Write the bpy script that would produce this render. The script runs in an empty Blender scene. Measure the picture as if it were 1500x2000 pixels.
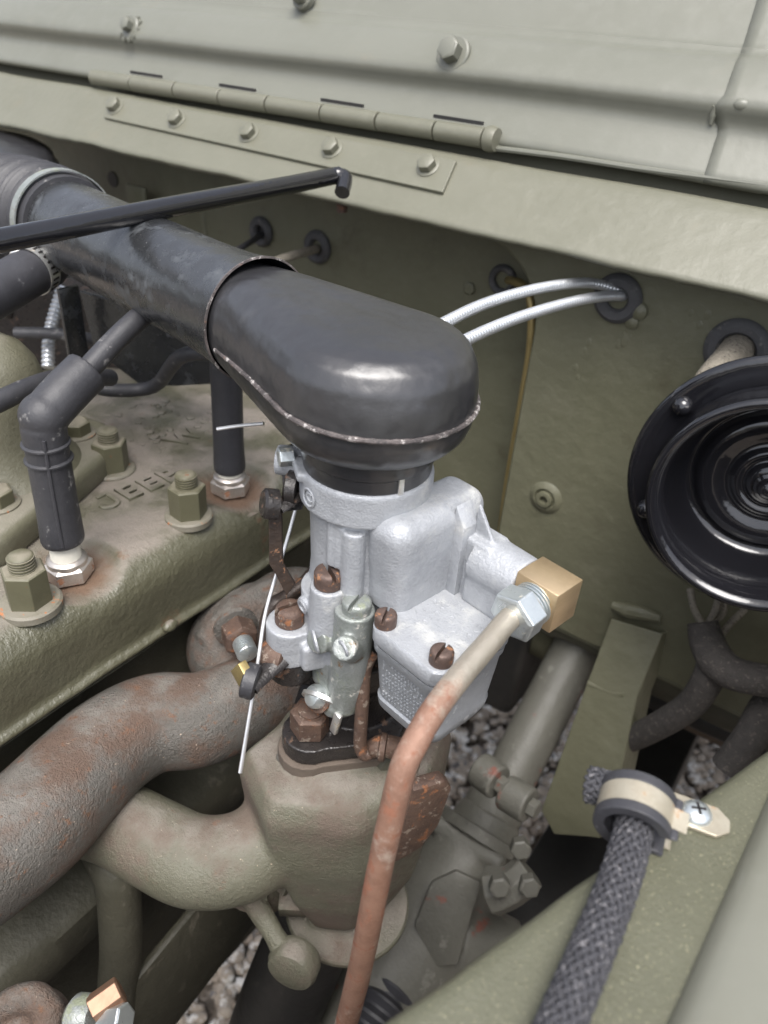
import bpy, bmesh, math, random
from mathutils import Vector, Matrix, noise
random.seed(7)
S = 0.001                                   # all coordinates below are in millimetres
scn = bpy.context.scene
COL = scn.collection

# ------------------------------------------------------------------ camera
cam_d = bpy.data.cameras.new('camera'); cam = bpy.data.objects.new('camera', cam_d); COL.objects.link(cam)
cam_d.sensor_fit = 'VERTICAL'; cam_d.sensor_height = 9.6; cam_d.sensor_width = 7.2; cam_d.lens = 7.253
cam.matrix_world = Matrix(((0.81354295, -0.36296832, 0.45431473, 0), (0.57742396, 0.41184357, -0.70495847, 0), (0.06877099, 0.8358462, 0.54463904, 0), (0, 0, 0, 1)))
cam_d.clip_start = 0.01; cam_d.clip_end = 500
cam_d.dof.use_dof = True; cam_d.dof.focus_distance = 0.325; cam_d.dof.aperture_fstop = 3.0
scn.camera = cam
# ------------------------------------------------------------------ sky, sun, exposure (bright overcast)
SUN_EL, SUN_AZ = math.radians(64), math.radians(150)      # azimuth measured from +Y, clockwise
w = bpy.data.worlds.new('World'); scn.world = w; w.use_nodes = True
wn = w.node_tree.nodes; wl = w.node_tree.links
sky = wn.new('ShaderNodeTexSky'); sky.sky_type = 'NISHITA'; sky.sun_disc = False
sky.sun_elevation = SUN_EL; sky.sun_rotation = SUN_AZ; sky.air_density = 0.7; sky.dust_density = 4.0; sky.ozone_density = 1.0
bgn = wn['Background']; hs = wn.new('ShaderNodeHueSaturation'); hs.inputs['Saturation'].default_value = 0.45; wl.new(sky.outputs[0], hs.inputs['Color']); wl.new(hs.outputs[0], bgn.inputs[0])   # cloud cover greys the sky
bgn.inputs[1].default_value = 0.15
sd = bpy.data.lights.new('sun', 'SUN'); sun = bpy.data.objects.new('sun', sd); COL.objects.link(sun)
sd.energy = 1.35; sd.angle = math.radians(40); sd.color = (1.0, 0.98, 0.95)
sdir = Vector((math.sin(SUN_AZ) * math.cos(SUN_EL), math.cos(SUN_AZ) * math.cos(SUN_EL), math.sin(SUN_EL)))
sun.rotation_euler = sdir.to_track_quat('Z', 'Y').to_euler()
scn.view_settings.view_transform = 'Standard'; scn.view_settings.look = 'None'
scn.view_settings.exposure = 1.25; scn.view_settings.gamma = 1.0
scn.render.resolution_x = 768; scn.render.resolution_y = 1024

# ------------------------------------------------------------------ materials
def mk(name, c1, c2=None, nscale=40, rough=0.5, rvar=0.12, metal=0.0, bumps=((900, .0003),), spots=(), dust=None, coat=0.0, stretch=None, wells=None, grad=None, spec=.5):
    m = bpy.data.materials.new(name); m.use_nodes = True
    N = m.node_tree.nodes; K = m.node_tree.links; p = N['Principled BSDF']
    tc = N.new('ShaderNodeTexCoord'); vec = tc.outputs['Object']
    if stretch:
        mp = N.new('ShaderNodeMapping'); mp.inputs['Scale'].default_value = stretch; K.new(vec, mp.inputs[0]); vec = mp.outputs[0]
    def nz(scale, detail=6, rough_=0.6, seed=0.0):
        n = N.new('ShaderNodeTexNoise'); n.inputs['Scale'].default_value = scale; n.inputs['Detail'].default_value = detail
        n.inputs['Roughness'].default_value = rough_
        if seed:
            a = N.new('ShaderNodeVectorMath'); a.operation = 'ADD'; a.inputs[1].default_value = (seed, seed * .7, -seed); K.new(vec, a.inputs[0]); K.new(a.outputs[0], n.inputs['Vector'])
        else: K.new(vec, n.inputs['Vector'])
        return n.outputs['Fac']
    def ramp(f, lo, hi):
        r = N.new('ShaderNodeMapRange'); r.inputs['From Min'].default_value = lo; r.inputs['From Max'].default_value = hi; r.interpolation_type = 'SMOOTHSTEP'
        K.new(f, r.inputs['Value']); return r.outputs[0]
    def mix(f, a, b):
        x = N.new('ShaderNodeMix'); x.data_type = 'RGBA'; K.new(f, x.inputs[0])
        for s, v in ((6, a), (7, b)):
            if isinstance(v, tuple): x.inputs[s].default_value = (*v, 1)
            else: K.new(v, x.inputs[s])
        return x.outputs[2]
    def mixf(f, a, b):
        x = N.new('ShaderNodeMix'); x.data_type = 'FLOAT'; K.new(f, x.inputs[0])
        for s, v in ((2, a), (3, b)):
            if isinstance(v, (int, float)): x.inputs[s].default_value = v
            else: K.new(v, x.inputs[s])
        return x.outputs[0]
    c2 = c2 or tuple(v * 0.75 for v in c1)
    base = nz(nscale)
    col = mix(ramp(base, .35, .65), c1, c2)
    fine = nz(nscale * 9, 4, .7, 3.1)
    col = mix(ramp(fine, .3, .75), col, mix(ramp(fine, .2, .8), c2, c1))
    rg = mixf(nz(nscale * 3, 5, .6, 1.7), max(.02, rough - rvar), min(1, rough + rvar)); met = metal
    if dust:                                     # settled dust on faces that look up: (colour, amount, noise scale)
        g = N.new('ShaderNodeNewGeometry'); sx = N.new('ShaderNodeSeparateXYZ'); K.new(g.outputs['Normal'], sx.inputs[0])
        up = ramp(sx.outputs['Z'], .80, .99); mu = N.new('ShaderNodeMath'); mu.operation = 'MULTIPLY'; K.new(up, mu.inputs[0])
        K.new(ramp(nz(dust[2], 6, .65, 5.3), .3, .62), mu.inputs[1])
        mv = N.new('ShaderNodeMath'); mv.operation = 'MULTIPLY'; K.new(mu.outputs[0], mv.inputs[0]); mv.inputs[1].default_value = dust[1]
        col = mix(mv.outputs[0], col, dust[0]); rg = mixf(mv.outputs[0], rg, .9)
    k = 9.0
    for (sc, ss, lo, hi, srough, smet) in spots:   # stains, rust, chips
        f = ramp(nz(ss, 7, .68, k), .5 + (lo - .5) * .74, .5 + (hi - .5) * .74); k += 4.4
        col = mix(f, col, sc); rg = mixf(f, rg, srough); met = mixf(f, met, smet)
    if wells or grad:
        gp = N.new('ShaderNodeNewGeometry'); pos = gp.outputs['Position']
        masks = []
        for c in (wells[1] if wells else ()):
            d = N.new('ShaderNodeVectorMath'); d.operation = 'DISTANCE'; K.new(pos, d.inputs[0]); d.inputs[1].default_value = c; masks.append((d.outputs['Value'], wells[2], wells[3], wells[4], wells[0], wells[5] if len(wells) > 5 else .85, wells[6] if len(wells) > 6 else 0.0))
        if grad:
            sz = N.new('ShaderNodeSeparateXYZ'); K.new(pos, sz.inputs[0]); masks.append((sz.outputs['Z'], grad[1], grad[2], grad[3], grad[0], grad[4], grad[5]))
        for (v, lo, hi, amp, cc, rr_, mm_) in masks:
            ad = N.new('ShaderNodeMath'); ad.operation = 'MULTIPLY_ADD'; K.new(nz(110, 6, .7, 33), ad.inputs[0]); ad.inputs[1].default_value = amp; K.new(v, ad.inputs[2])
            f = ramp(ad.outputs[0], lo + amp * .5, hi + amp * .5); col = mix(f, col, cc); rg = mixf(f, rg, rr_); met = mixf(f, met, mm_)
    K.new(col, p.inputs['Base Color']); K.new(rg, p.inputs['Roughness'])
    if isinstance(met, (int, float)): p.inputs['Metallic'].default_value = met
    else: K.new(met, p.inputs['Metallic'])
    p.inputs['Specular IOR Level'].default_value = spec
    if coat: p.inputs['Coat Weight'].default_value = coat; p.inputs['Coat Roughness'].default_value = .08
    prev = None
    for i, (bs, bd) in enumerate(bumps):
        b = N.new('ShaderNodeBump'); b.inputs['Distance'].default_value = bd; b.inputs['Strength'].default_value = 1.0
        K.new(nz(bs, 3, .55, 20 + i * 3), b.inputs['Height'])
        if prev: K.new(prev, b.inputs['Normal'])
        prev = b.outputs[0]
    if prev: K.new(prev, p.inputs['Normal'])
    return m

RUST = (.17, .075, .035); DRUST = (.085, .04, .026)
OL = (.138, .136, .090); OL2 = (.118, .117, .075)
M = {}
M['olive'] = mk('olive_paint', OL, OL2, 14, .48, .1, bumps=((14, .003), (120, .0007), (1500, .00006)), spots=(((.16, .155, .108), 30, .56, .95, .5, 0), ((.078, .07, .042), 18, .56, .95, .6, 0), ((.22, .21, .16), 260, .80, .88, .6, 0)))
M['olive_pale'] = mk('olive_paint_pale', (.150, .152, .126), (.134, .136, .110), 9, .36, .06, bumps=((12, .0012), (120, .0002), (1700, .00005)), spots=(((.165, .155, .12), 24, .62, .95, .5, 0), ((.32, .31, .27), 300, .82, .90, .6, 0)))  # paler, greyer olive for the hood panels
M['cowl'] = mk('olive_paint_ledge', (.142, .140, .106), (.126, .125, .092), 12, .38, .06, bumps=((20, .0015), (160, .0003), (1700, .00005)), spots=(((.145, .135, .095), 24, .62, .95, .5, 0), ((.33, .31, .25), 240, .82, .92, .6, 0)))
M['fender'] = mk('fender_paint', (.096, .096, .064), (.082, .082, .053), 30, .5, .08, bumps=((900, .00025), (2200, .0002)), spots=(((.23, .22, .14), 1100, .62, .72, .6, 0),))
M['fenderlit'] = mk('fender_paint_lit', (.17, .17, .14), (.155, .155, .125), 20, .30, .06, bumps=((30, .0006), (1500, .00005)))  # fender paint made lighter for the sky's brightness on the outer panel
M['head'] = mk('head_paint', (.092, .089, .056), (.078, .075, .046), 22, .40, .08, bumps=((90, .0008), (360, .0006), (1100, .0003)), spec=.8, dust=((.215, .185, .158), .85, 26), wells=((.115, .068, .04), ((-.2896, .1676, -.246), (-.2872, .2764, -.246)), .026, .012, .016), spots=(((.13, .07, .035), 28, .66, .80, .8, 0),))
M['dome'] = mk('outlet_paint', (.125, .12, .082), (.105, .10, .066), 30, .45, .08, bumps=((60, .0006), (400, .0003), (1100, .0002)), spec=.7, dust=((.22, .2, .165), .5, 30))
M['nut'] = mk('nut_paint', (.10, .096, .058), (.085, .08, .048), 60, .45, .1, bumps=((900, .0001),), dust=((.24, .215, .17), .7, 60), spots=((RUST, 120, .70, .78, .8, 0),))
M['washer'] = mk('washer_paint', (.19, .175, .14), (.14, .13, .095), 120, .6, .1, bumps=((900, .0002),), spots=(((.32, .13, .05), 200, .62, .70, .8, 0),))
M['manifold'] = mk('scorched_iron', (.118, .110, .098), (.082, .076, .066), 30, .5, .12, bumps=((60, .001), (520, .0009), (1300, .0009)), spots=(((.105, .070, .052), 22, .44, .66, .75, 0), ((.15, .078, .046), 130, .58, .76, .9, 0), ((.42, .34, .27), 480, .70, .76, .8, 0)), dust=((.235, .215, .19), .5, 40))
M['exhaust'] = mk('scorched_iron_olive', (.125, .122, .09), (.098, .095, .066), 30, .46, .12, bumps=((60, .0008), (520, .0005), (1300, .0005)), spots=(((.12, .092, .072), 18, .46, .74, .8, 0), ((.16, .09, .06), 120, .66, .84, .9, 0), ((.42, .34, .26), 480, .71, .77, .8, 0)), dust=((.225, .20, .175), .75, 30))
M['rust'] = mk('rusty_steel', (.125, .078, .056), (.075, .048, .038), 150, .62, .12, .25, bumps=((500, .0004), (1800, .0002)), spots=(((.26, .21, .17), 190, .58, .68, .5, .3), ((.24, .10, .045), 120, .58, .70, .9, 0)))
M['rustscrew'] = mk('brown_screw_steel', (.125, .085, .07), (.085, .058, .048), 200, .55, .1, .4, bumps=((900, .0002),), spots=(((.25, .12, .06), 300, .58, .68, .8, 0),))
M['zinc'] = mk('cast_zinc', (.365, .378, .398), (.29, .302, .32), 50, .52, .1, .25, bumps=((160, .0005), (1000, .0003)), spots=(((.52, .515, .48), 40, .56, .90, .75, .05), ((.24, .25, .26), 200, .66, .9, .5, .3)))
M['zincdark'] = mk('stained_zinc', (.28, .295, .29), (.20, .22, .20), 90, .42, .1, .35, bumps=((200, .0005), (1100, .0003)), spots=(((.22, .24, .17), 70, .56, .70, .45, .1), ((.16, .10, .05), 120, .64, .74, .6, 0), ((.5, .48, .44), 90, .62, .72, .6, .1)))
M['bowl'] = mk('bowl_zinc', (.33, .345, .365), (.265, .278, .295), 50, .48, .08, .4, bumps=((300, .0003), (1500, .00018)), spots=(((.52, .53, .54), 90, .62, .75, .6, .2),))
M['plated'] = mk('plated_steel', (.62, .66, .66), (.5, .54, .55), 80, .3, .08, .8, bumps=((600, .0001),), spots=(((.42, .40, .33), 160, .64, .72, .6, .2),))
M['brass'] = mk('new_brass', (.66, .50, .31), (.58, .43, .26), 40, .38, .06, .85, bumps=((900, .00006),), stretch=(1, 1, 6))
M['brassdull'] = mk('dull_brass', (.34, .27, .12), (.27, .21, .09), 60, .42, .1, .6, bumps=((400, .0001),))
M['copper'] = mk('fuel_pipe_rust', (.25, .145, .102), (.18, .095, .064), 90, .62, .1, .25, bumps=((300, .0003), (1400, .00012)), spots=(((.38, .30, .245), 75, .54, .78, .5, .4), ((.12, .118, .10), 50, .66, .73, .6, .1), ((.20, .085, .05), 160, .54, .68, .8, 0)), wells=((.50, .45, .37), ((-.079, .206, -.181),), .056, .030, .06, .36, .7))
M['copperfit'] = mk('tarnished_fitting', (.30, .18, .12), (.24, .14, .09), 60, .48, .08, .6, bumps=((500, .0001),))
M['pipebare'] = mk('bare_pipe_end', (.60, .56, .47), (.5, .45, .37), 60, .36, .1, .7, bumps=((400, .0001),), spots=(((.40, .20, .12), 70, .56, .66, .7, .1),))
M['blackpaint'] = mk('satin_black_paint', (.020, .020, .022), (.028, .028, .030), 30, .31, .07, spec=.85, bumps=((28, .003), (900, .00005)), spots=(((.05, .05, .052), 45, .60, .95, .45, 0), ((.12, .12, .12), 800, .74, .82, .6, 0)))
M['blacktube'] = mk('dusty_black_paint', (.016, .017, .018), (.024, .025, .027), 25, .26, .08, spec=.9, bumps=((25, .002), (600, .0001)), spots=(((.06, .065, .07), 60, .55, .75, .5, 0), ((.12, .12, .12), 700, .70, .78, .7, 0)))
M['gloss'] = mk('gloss_black_enamel', (.008, .008, .010), (.010, .010, .012), 20, .10, .03, bumps=((60, .0006),), spots=(((.035, .033, .032), 900, .80, .9, .5, 0),), coat=.5)
M['rubber'] = mk('black_rubber', (.030, .030, .034), (.042, .042, .048), 60, .48, .08, bumps=((300, .0002), (1600, .0001)), spots=(((.12, .12, .125), 130, .66, .74, .7, 0),))
M['rubbergrey'] = mk('greyed_rubber', (.042, .042, .046), (.028, .028, .032), 60, .5, .08, bumps=((300, .0002), (1600, .0001)), spots=(((.17, .165, .16), 120, .62, .74, .7, 0),))
M['grommet'] = mk('perished_rubber', (.075, .075, .078), (.055, .055, .058), 60, .65, .1, bumps=((500, .0002),), spots=(((.16, .155, .145), 140, .58, .72, .8, 0),))
M['loom'] = mk('braided_cloth', (.046, .046, .052), (.030, .030, .035), 300, .75, .1, bumps=((2500, .0002),), spots=(((.14, .135, .14), 500, .56, .70, .8, 0),))
M['loomdull'] = mk('dusty_braid', (.075, .068, .062), (.05, .045, .042), 200, .9, .05, bumps=((700, .0012),), spots=(((.13, .115, .10), 300, .56, .70, .9, 0),))
M['loompale'] = mk('pale_braid', (.26, .235, .19), (.19, .17, .135), 200, .9, .05, bumps=((700, .0008),), spots=(((.07, .06, .05), 600, .60, .66, .9, 0),))
M['cable'] = mk('zinc_spiral_cable', (.62, .64, .66), (.52, .54, .56), 80, .34, .08, .7, bumps=((600, .0001),))
M['wire'] = mk('bright_wire', (.62, .62, .62), (.5, .5, .5), 60, .34, .06, .8, bumps=((600, .00005),))
M['blackiron'] = mk('oily_black_iron', (.020, .018, .018), (.028, .024, .022), 120, .3, .12, .1, bumps=((300, .0004), (1200, .0002)), spots=(((.10, .06, .04), 160, .62, .70, .7, 0),))
M['browniron'] = mk('brown_black_strap', (.030, .022, .018), (.045, .03, .022), 160, .45, .1, .2, bumps=((500, .0003),), spots=(((.17, .085, .045), 260, .62, .70, .8, 0),))
M['ceramic'] = mk('plug_ceramic', (.74, .72, .64), (.70, .67, .58), 60, .22, .05, bumps=((300, .00005),))
M['plugsteel'] = mk('plug_steel', (.62, .58, .54), (.5, .45, .40), 120, .35, .1, .8, bumps=((500, .0001),), spots=(((.34, .17, .10), 130, .58, .68, .7, .2),))
M['gear'] = mk('grey_box_paint', (.13, .127, .108), (.105, .102, .086), 25, .5, .1, bumps=((60, .001), (400, .0004)), spots=(((.20, .08, .06), 40, .66, .74, .7, 0), ((.2, .195, .17), 60, .62, .75, .6, 0)))
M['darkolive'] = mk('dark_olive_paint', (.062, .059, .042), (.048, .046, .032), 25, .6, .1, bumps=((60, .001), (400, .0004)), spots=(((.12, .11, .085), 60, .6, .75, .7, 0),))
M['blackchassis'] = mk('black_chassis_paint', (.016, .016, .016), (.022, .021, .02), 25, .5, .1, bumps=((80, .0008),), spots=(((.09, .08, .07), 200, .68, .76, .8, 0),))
M['seam'] = mk('worn_weld_seam', (.13, .11, .105), (.03, .028, .028), 120, .5, .1, .2, bumps=((500, .0004),), spots=(((.45, .42, .4), 200, .56, .66, .4, .3), ((.30, .16, .10), 150, .66, .80, .7, .1)))
M['gasket'] = mk('brown_gasket', (.12, .095, .075), (.09, .07, .055), 120, .85, .1, bumps=((600, .0003),))
M['clampsteel'] = mk('clamp_steel', (.72, .72, .70), (.6, .6, .58), 80, .3, .08, .8, bumps=((400, .0001),), spots=(((.5, .42, .30), 120, .60, .72, .5, .3),))
M['clampband'] = mk('yellowed_zinc_band', (.48, .44, .35), (.40, .355, .27), 90, .38, .08, .55, bumps=((400, .0001),), spots=(((.30, .19, .11), 120, .66, .76, .7, .1), ((.2, .18, .15), 700, .70, .75, .6, .1)))
M['stone'] = mk('pebble', (.40, .34, .27), (.22, .175, .135), 60, .8, .1, bumps=((300, .001),), spots=(((.62, .59, .54), 50, .56, .60, .8, 0), ((.12, .115, .115), 60, .62, .66, .8, 0)))
M['soil'] = mk('gravel_bed', (.20, .165, .13), (.10, .085, .07), 60, .9, .05, bumps=((80, .01), (300, .003)), spots=(((.38, .33, .28), 70, .56, .66, .9, 0),))

# ------------------------------------------------------------------ mesh helpers (millimetres)
def V(p): return Vector(p)
def frame(axis):
    a = V(axis).normalized(); h = Vector((0, 0, 1)) if abs(a.z) < .9 else Vector((1, 0, 0))
    x = h.cross(a).normalized(); return x, a.cross(x), a
def spline(pts, k):
    if k <= 1 or len(pts) < 3: return [V(p) for p in pts]
    P = [V(p) for p in pts]; P = [P[0] * 2 - P[1]] + P + [P[-1] * 2 - P[-2]]; out = []
    for i in range(1, len(P) - 2):
        a, b, c, d = P[i - 1:i + 3]
        for j in range(k):
            t = j / k
            out.append(.5 * ((2 * b) + (c - a) * t + (2 * a - 5 * b + 4 * c - d) * t * t + (3 * b - a - 3 * c + d) * t ** 3))
    return out + [P[-2]]
def resample(P, step):
    out = [P[0].copy()]; acc = 0.0
    for a, b in zip(P, P[1:]):
        L = (b - a).length; d = step - acc
        while d <= L and L > 0: out.append(a.lerp(b, d / L)); d += step
        acc = (acc + L) % step if L else acc
    return out
class B:
    def __init__(s): s.bm = bmesh.new()
    def ring(s, c, x, y, rx, ry, n, ph=0, pw=1.0):
        o = []
        for i in range(n):
            a = 2 * math.pi * i / n + ph; ca, sa = math.cos(a), math.sin(a)
            if pw != 1.0: ca = math.copysign(abs(ca) ** pw, ca); sa = math.copysign(abs(sa) ** pw, sa)
            o.append(s.bm.verts.new(c + x * (rx * ca) + y * (ry * sa)))
        return o
    def skin(s, rings, caps=True, closed=False):
        n = len(rings[0]); R = rings + ([rings[0]] if closed else [])
        for a, b in zip(R, R[1:]):
            for i in range(n): s.bm.faces.new((a[i], a[(i + 1) % n], b[(i + 1) % n], b[i]))
        if caps and not closed: s.bm.faces.new(rings[0][::-1]); s.bm.faces.new(rings[-1])
        return s
    def tube(s, pts, r, n=14, k=6, caps=True, squash=1.0, pw=1.0, rfun=None, up=None, step=None):
        P = spline(pts, k)
        if step: P = resample(P, step)
        m = len(P); rr = r if isinstance(r, (list, tuple)) else [r] * 2
        t0 = (P[1] - P[0]).normalized()
        x = frame(t0)[0] if up is None else V(up).cross(t0).normalized(); rings = []
        for i, p in enumerate(P):
            t = (P[min(i + 1, m - 1)] - P[max(i - 1, 0)]).normalized()
            x = (x - t * x.dot(t)).normalized(); y = t.cross(x)
            f = i / (m - 1) * (len(rr) - 1); j = min(int(f), len(rr) - 2); q = rr[j] + (rr[j + 1] - rr[j]) * (f - j)
            if rfun: q = rfun(i, q)
            rings.append(s.ring(p, x, y, q, q * squash, n, 0, pw))
        return s.skin(rings, caps)
    def lathe(s, prof, o=(0, 0, 0), axis=(0, 0, 1), n=32, caps=True, closed=False):
        x, y, a = frame(axis); o = V(o)
        return s.skin([s.ring(o + a * h, x, y, max(r, .01), max(r, .01), n) for r, h in prof], caps, closed)
    def cyl(s, p0, p1, r0, r1=None, n=24): 
        p0, p1 = V(p0), V(p1); d = p1 - p0
        return s.lathe([(r0, 0), (r1 if r1 is not None else r0, d.length)], p0, d, n)
    def hexa(s, o, axis, af, h, ph=0.0, cham=.12):
        x, y, a = frame(axis); o = V(o); r = af / math.sqrt(3); c = cham * af
        R = [s.ring(o, x, y, r, r, 6, ph), s.ring(o + a * (h - c * .5), x, y, r, r, 6, ph), s.ring(o + a * h, x, y, r - c, r - c, 6, ph)]
        return s.skin(R)
    def box(s, c, size, rot=None, bev=0.0, seg=2):
        m = Matrix.Translation(V(c)) @ (rot.to_4x4() if rot else Matrix.Identity(4)) @ Matrix.Diagonal((*size, 1))
        g = bmesh.ops.create_cube(s.bm, size=1.0, matrix=m)['verts']
        if bev:
            e = list({e for v in g for e in v.link_edges})
            bmesh.ops.bevel(s.bm, geom=e, offset=bev, segments=seg, affect='EDGES', profile=.5)
        return s
    def prism(s, poly, o, x, y, h, bev=0.0, seg=2):
        x, y = V(x).normalized(), V(y).normalized(); z = x.cross(y).normalized(); o = V(o)
        a = [s.bm.verts.new(o + x * p[0] + y * p[1]) for p in poly]; b = [s.bm.verts.new(o + x * p[0] + y * p[1] + z * h) for p in poly]
        s.skin([a, b])
        if bev:
            vs = set(a + b); e = [e for e in s.bm.edges if e.verts[0] in vs and e.verts[1] in vs]
            bmesh.ops.bevel(s.bm, geom=e, offset=bev, segments=seg, affect='EDGES', profile=.5)
        return s
    def ball(s, c, r, sc=(1, 1, 1), sub=3):
        bmesh.ops.create_icosphere(s.bm, subdivisions=sub, radius=r, matrix=Matrix.Translation(V(c)) @ Matrix.Diagonal((*sc, 1))); return s
    def sheet(s, prof, x0, x1, nx=60, fn=None, thick=0):
        """profile of (Y, Z) points swept along X; fn(p) may displace a point"""
        rows = []
        for i in range(nx + 1):
            X = x0 + (x1 - x0) * i / nx
            rows.append([s.bm.verts.new(fn(Vector((X, q[0], q[1])), j) if fn else (X, q[0], q[1])) for j, q in enumerate(prof)])
        for a, b in zip(rows, rows[1:]):
            for j in range(len(prof) - 1): s.bm.faces.new((a[j], b[j], b[j + 1], a[j + 1]))
        return s
    def hull(s):
        r = bmesh.ops.convex_hull(s.bm, input=list(s.bm.verts)); bmesh.ops.delete(s.bm, geom=[g for g in r['geom_interior'] if isinstance(g, bmesh.types.BMVert)], context='VERTS')
        return s

def thing(name, label, cat, loc, rotz=0.0, group=None, local=False, kind=None):
    o = bpy.data.objects.new(name, None); COL.objects.link(o); o.empty_display_size = .01
    o.location = V(loc) * S; o.rotation_euler = (0, 0, rotz); o['label'] = label; o['category'] = cat
    if group: o['group'] = group
    if kind: o['kind'] = kind
    o['_off'] = [0, 0, loc[2]] if local else list(loc)
    return o
def off_of(o):
    while o.parent is not None: o = o.parent
    return V(o['_off']) if '_off' in o else V((0, 0, 0))
def obj(name, b, mat, parent=None, ang=35, bev=0, fuse=0, smooth=0, solid=0, label=None, subsurf=0, seg=2):
    me = bpy.data.meshes.new(name); d = off_of(parent) if parent is not None else V((0, 0, 0))
    bm = b.bm if isinstance(b, B) else b
    bmesh.ops.recalc_face_normals(bm, faces=bm.faces) if not solid else None
    bm.transform(Matrix.Scale(S, 4) @ Matrix.Translation(-d)); bm.to_mesh(me); bm.free()
    o = bpy.data.objects.new(name, me); COL.objects.link(o); me.materials.append(M[mat])
    if parent is not None: o.parent = parent
    if label: o['label'] = label
    for p in me.polygons: p.use_smooth = True
    if fuse:
        r = o.modifiers.new('fuse', 'REMESH'); r.mode = 'VOXEL'; r.voxel_size = fuse * S; r.use_smooth_shade = True
        if smooth: q = o.modifiers.new('soften', 'SMOOTH'); q.factor = .5; q.iterations = smooth
    else:
        me.set_sharp_from_angle(angle=math.radians(ang))
        if solid: q = o.modifiers.new('thick', 'SOLIDIFY'); q.thickness = solid * S; q.offset = -1
        if bev: q = o.modifiers.new('edge', 'BEVEL'); q.width = bev * S; q.segments = seg; q.limit_method = 'ANGLE'; q.angle_limit = math.radians(30); q.harden_normals = True
    return o
def solo(name, b, mat, label, cat, group=None, kind=None, **kw):
    o = obj(name, b, mat, None, **kw); o['label'] = label; o['category'] = cat
    if group: o['group'] = group
    if kind: o['kind'] = kind
    return o
def text_mesh(body, size, depth, bold=0.0):
    cu = bpy.data.curves.new('t', 'FONT'); cu.body = body; cu.size = size * S; cu.extrude = depth * S; cu.bevel_depth = .15 * S; cu.offset = bold * S; cu.align_x = 'CENTER'; cu.align_y = 'CENTER'
    t = bpy.data.objects.new('t', cu); COL.objects.link(t); dg = bpy.context.evaluated_depsgraph_get(); dg.update()
    me = bpy.data.meshes.new_from_object(t.evaluated_get(dg)); bpy.data.objects.remove(t); bpy.data.curves.remove(cu); return me
def lettering(name, body, size, depth, pos, x, y, mat, parent, bold=0.0):
    me = text_mesh(body, size, depth, bold); x, y = V(x).normalized(), V(y).normalized(); z = x.cross(y)
    m = Matrix((x, y, z)).transposed().to_4x4(); me.transform(Matrix.Translation((V(pos) - off_of(parent)) * S) @ m)
    me.materials.clear(); me.materials.append(M[mat]); o = bpy.data.objects.new(name, me); COL.objects.link(o); o.parent = parent; return o
def plate(pts, t):
    b = B(); t = V(t); b.skin([[b.bm.verts.new(V(p)) for p in pts], [b.bm.verts.new(V(p) + t) for p in pts]]); return b
def screw(parent, c, axis, r, h, mat='rustscrew', slot=0.0, name='screw', dome=.25):
    x, y, a = frame(axis); c = V(c); d = x * math.cos(slot) + y * math.sin(slot); e = a.cross(d)
    b = B().lathe([(r * .55, -6), (r * .55, 0), (r, .05), (r, h * .52)], c, a, 28)
    g = r * .15
    for sg in (1, -1):                      # two half heads leave the driver slot open between them
        rings = []
        for (f, z) in ((1.0, h * .5), (1.0, h * .78), (.93, h * .93), (.8, h + dome * .4), (.5, h + dome * .8)):
            R = r * f; a0 = math.asin(min(.99, g / R)); pts = [(R * math.cos(a0 + (math.pi - 2 * a0) * k / 14), sg * R * math.sin(a0 + (math.pi - 2 * a0) * k / 14)) for k in range(15)]
            rings.append([b.bm.verts.new(c + d * p + e * q + a * z) for p, q in pts])
        b.skin(rings)
    return obj(name, b, mat, parent, 40)
def thread(c, axis, r, h, pitch=1.6):
    prof = [(r * .9, 0)]; z = .3
    while z < h - 1.5: prof += [(r, z), (r, z + pitch * .45), (r * .88, z + pitch * .6), (r * .88, z + pitch * .8)]; z += pitch
    prof += [(r * .93, h - 1), (r * .75, h - .2), (.1, h + .25)]
    return B().lathe(prof, c, axis, 24)
def wob(p, sc, amp, seed=0.0): return noise.noise(Vector((p[0] * sc + seed, p[1] * sc, p[2] * sc))) * amp

# ================================================================== SETTING
g = B(); g.prism([(-9000, -9000), (9000, -9000), (9000, 9000), (-9000, 9000)], (0, 0, -1030), (1, 0, 0), (0, 1, 0), 8)
o = obj('ground', g, 'soil'); o['kind'] = 'structure'; o['label'] = 'gravel covered ground seen below the engine bay'
tb_ = bmesh.new(); bmesh.ops.create_icosphere(tb_, subdivisions=1, radius=1.0); tv = [v.co.copy() for v in tb_.verts]; tf = [[v.index for v in f.verts] for f in tb_.faces]; tb_.free()
rnd = random.Random(3); gv, gf = [], []
for i in range(7000):
    x = rnd.uniform(-560, 160); y = rnd.uniform(200, 1350); r = rnd.uniform(5, 11.5)
    q = Matrix.Translation((x, y, -1021 + r * .35 + rnd.uniform(0, 8))) @ Matrix.Rotation(rnd.uniform(0, 6.3), 4, 'Z') @ Matrix.Rotation(rnd.uniform(-.5, .5), 4, 'X') @ Matrix.Diagonal((r * rnd.uniform(.9, 1.5), r, r * rnd.uniform(.55, .85), 1))
    n0 = len(gv); gf += [[a + n0 for a in f] for f in tf]
    gv += [(q @ v) + Vector((rnd.uniform(-1, 1), rnd.uniform(-1, 1), rnd.uniform(-1, 1))) * r * .14 for v in tv]
gm = bpy.data.meshes.new('g'); gm.from_pydata(gv, [], gf); g = bmesh.new(); g.from_mesh(gm); bpy.data.meshes.remove(gm)
o = obj('gravel', g, 'stone', ang=60); o['kind'] = 'stuff'; o['label'] = 'loose brown and white pebbles on the ground under the engine bay'; o['category'] = 'gravel'

# ------------------------------------------------------------------ firewall
fw = thing('firewall', 'olive painted steel firewall with rubber grommets behind the engine', 'firewall', (-300, 470, -394))
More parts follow.
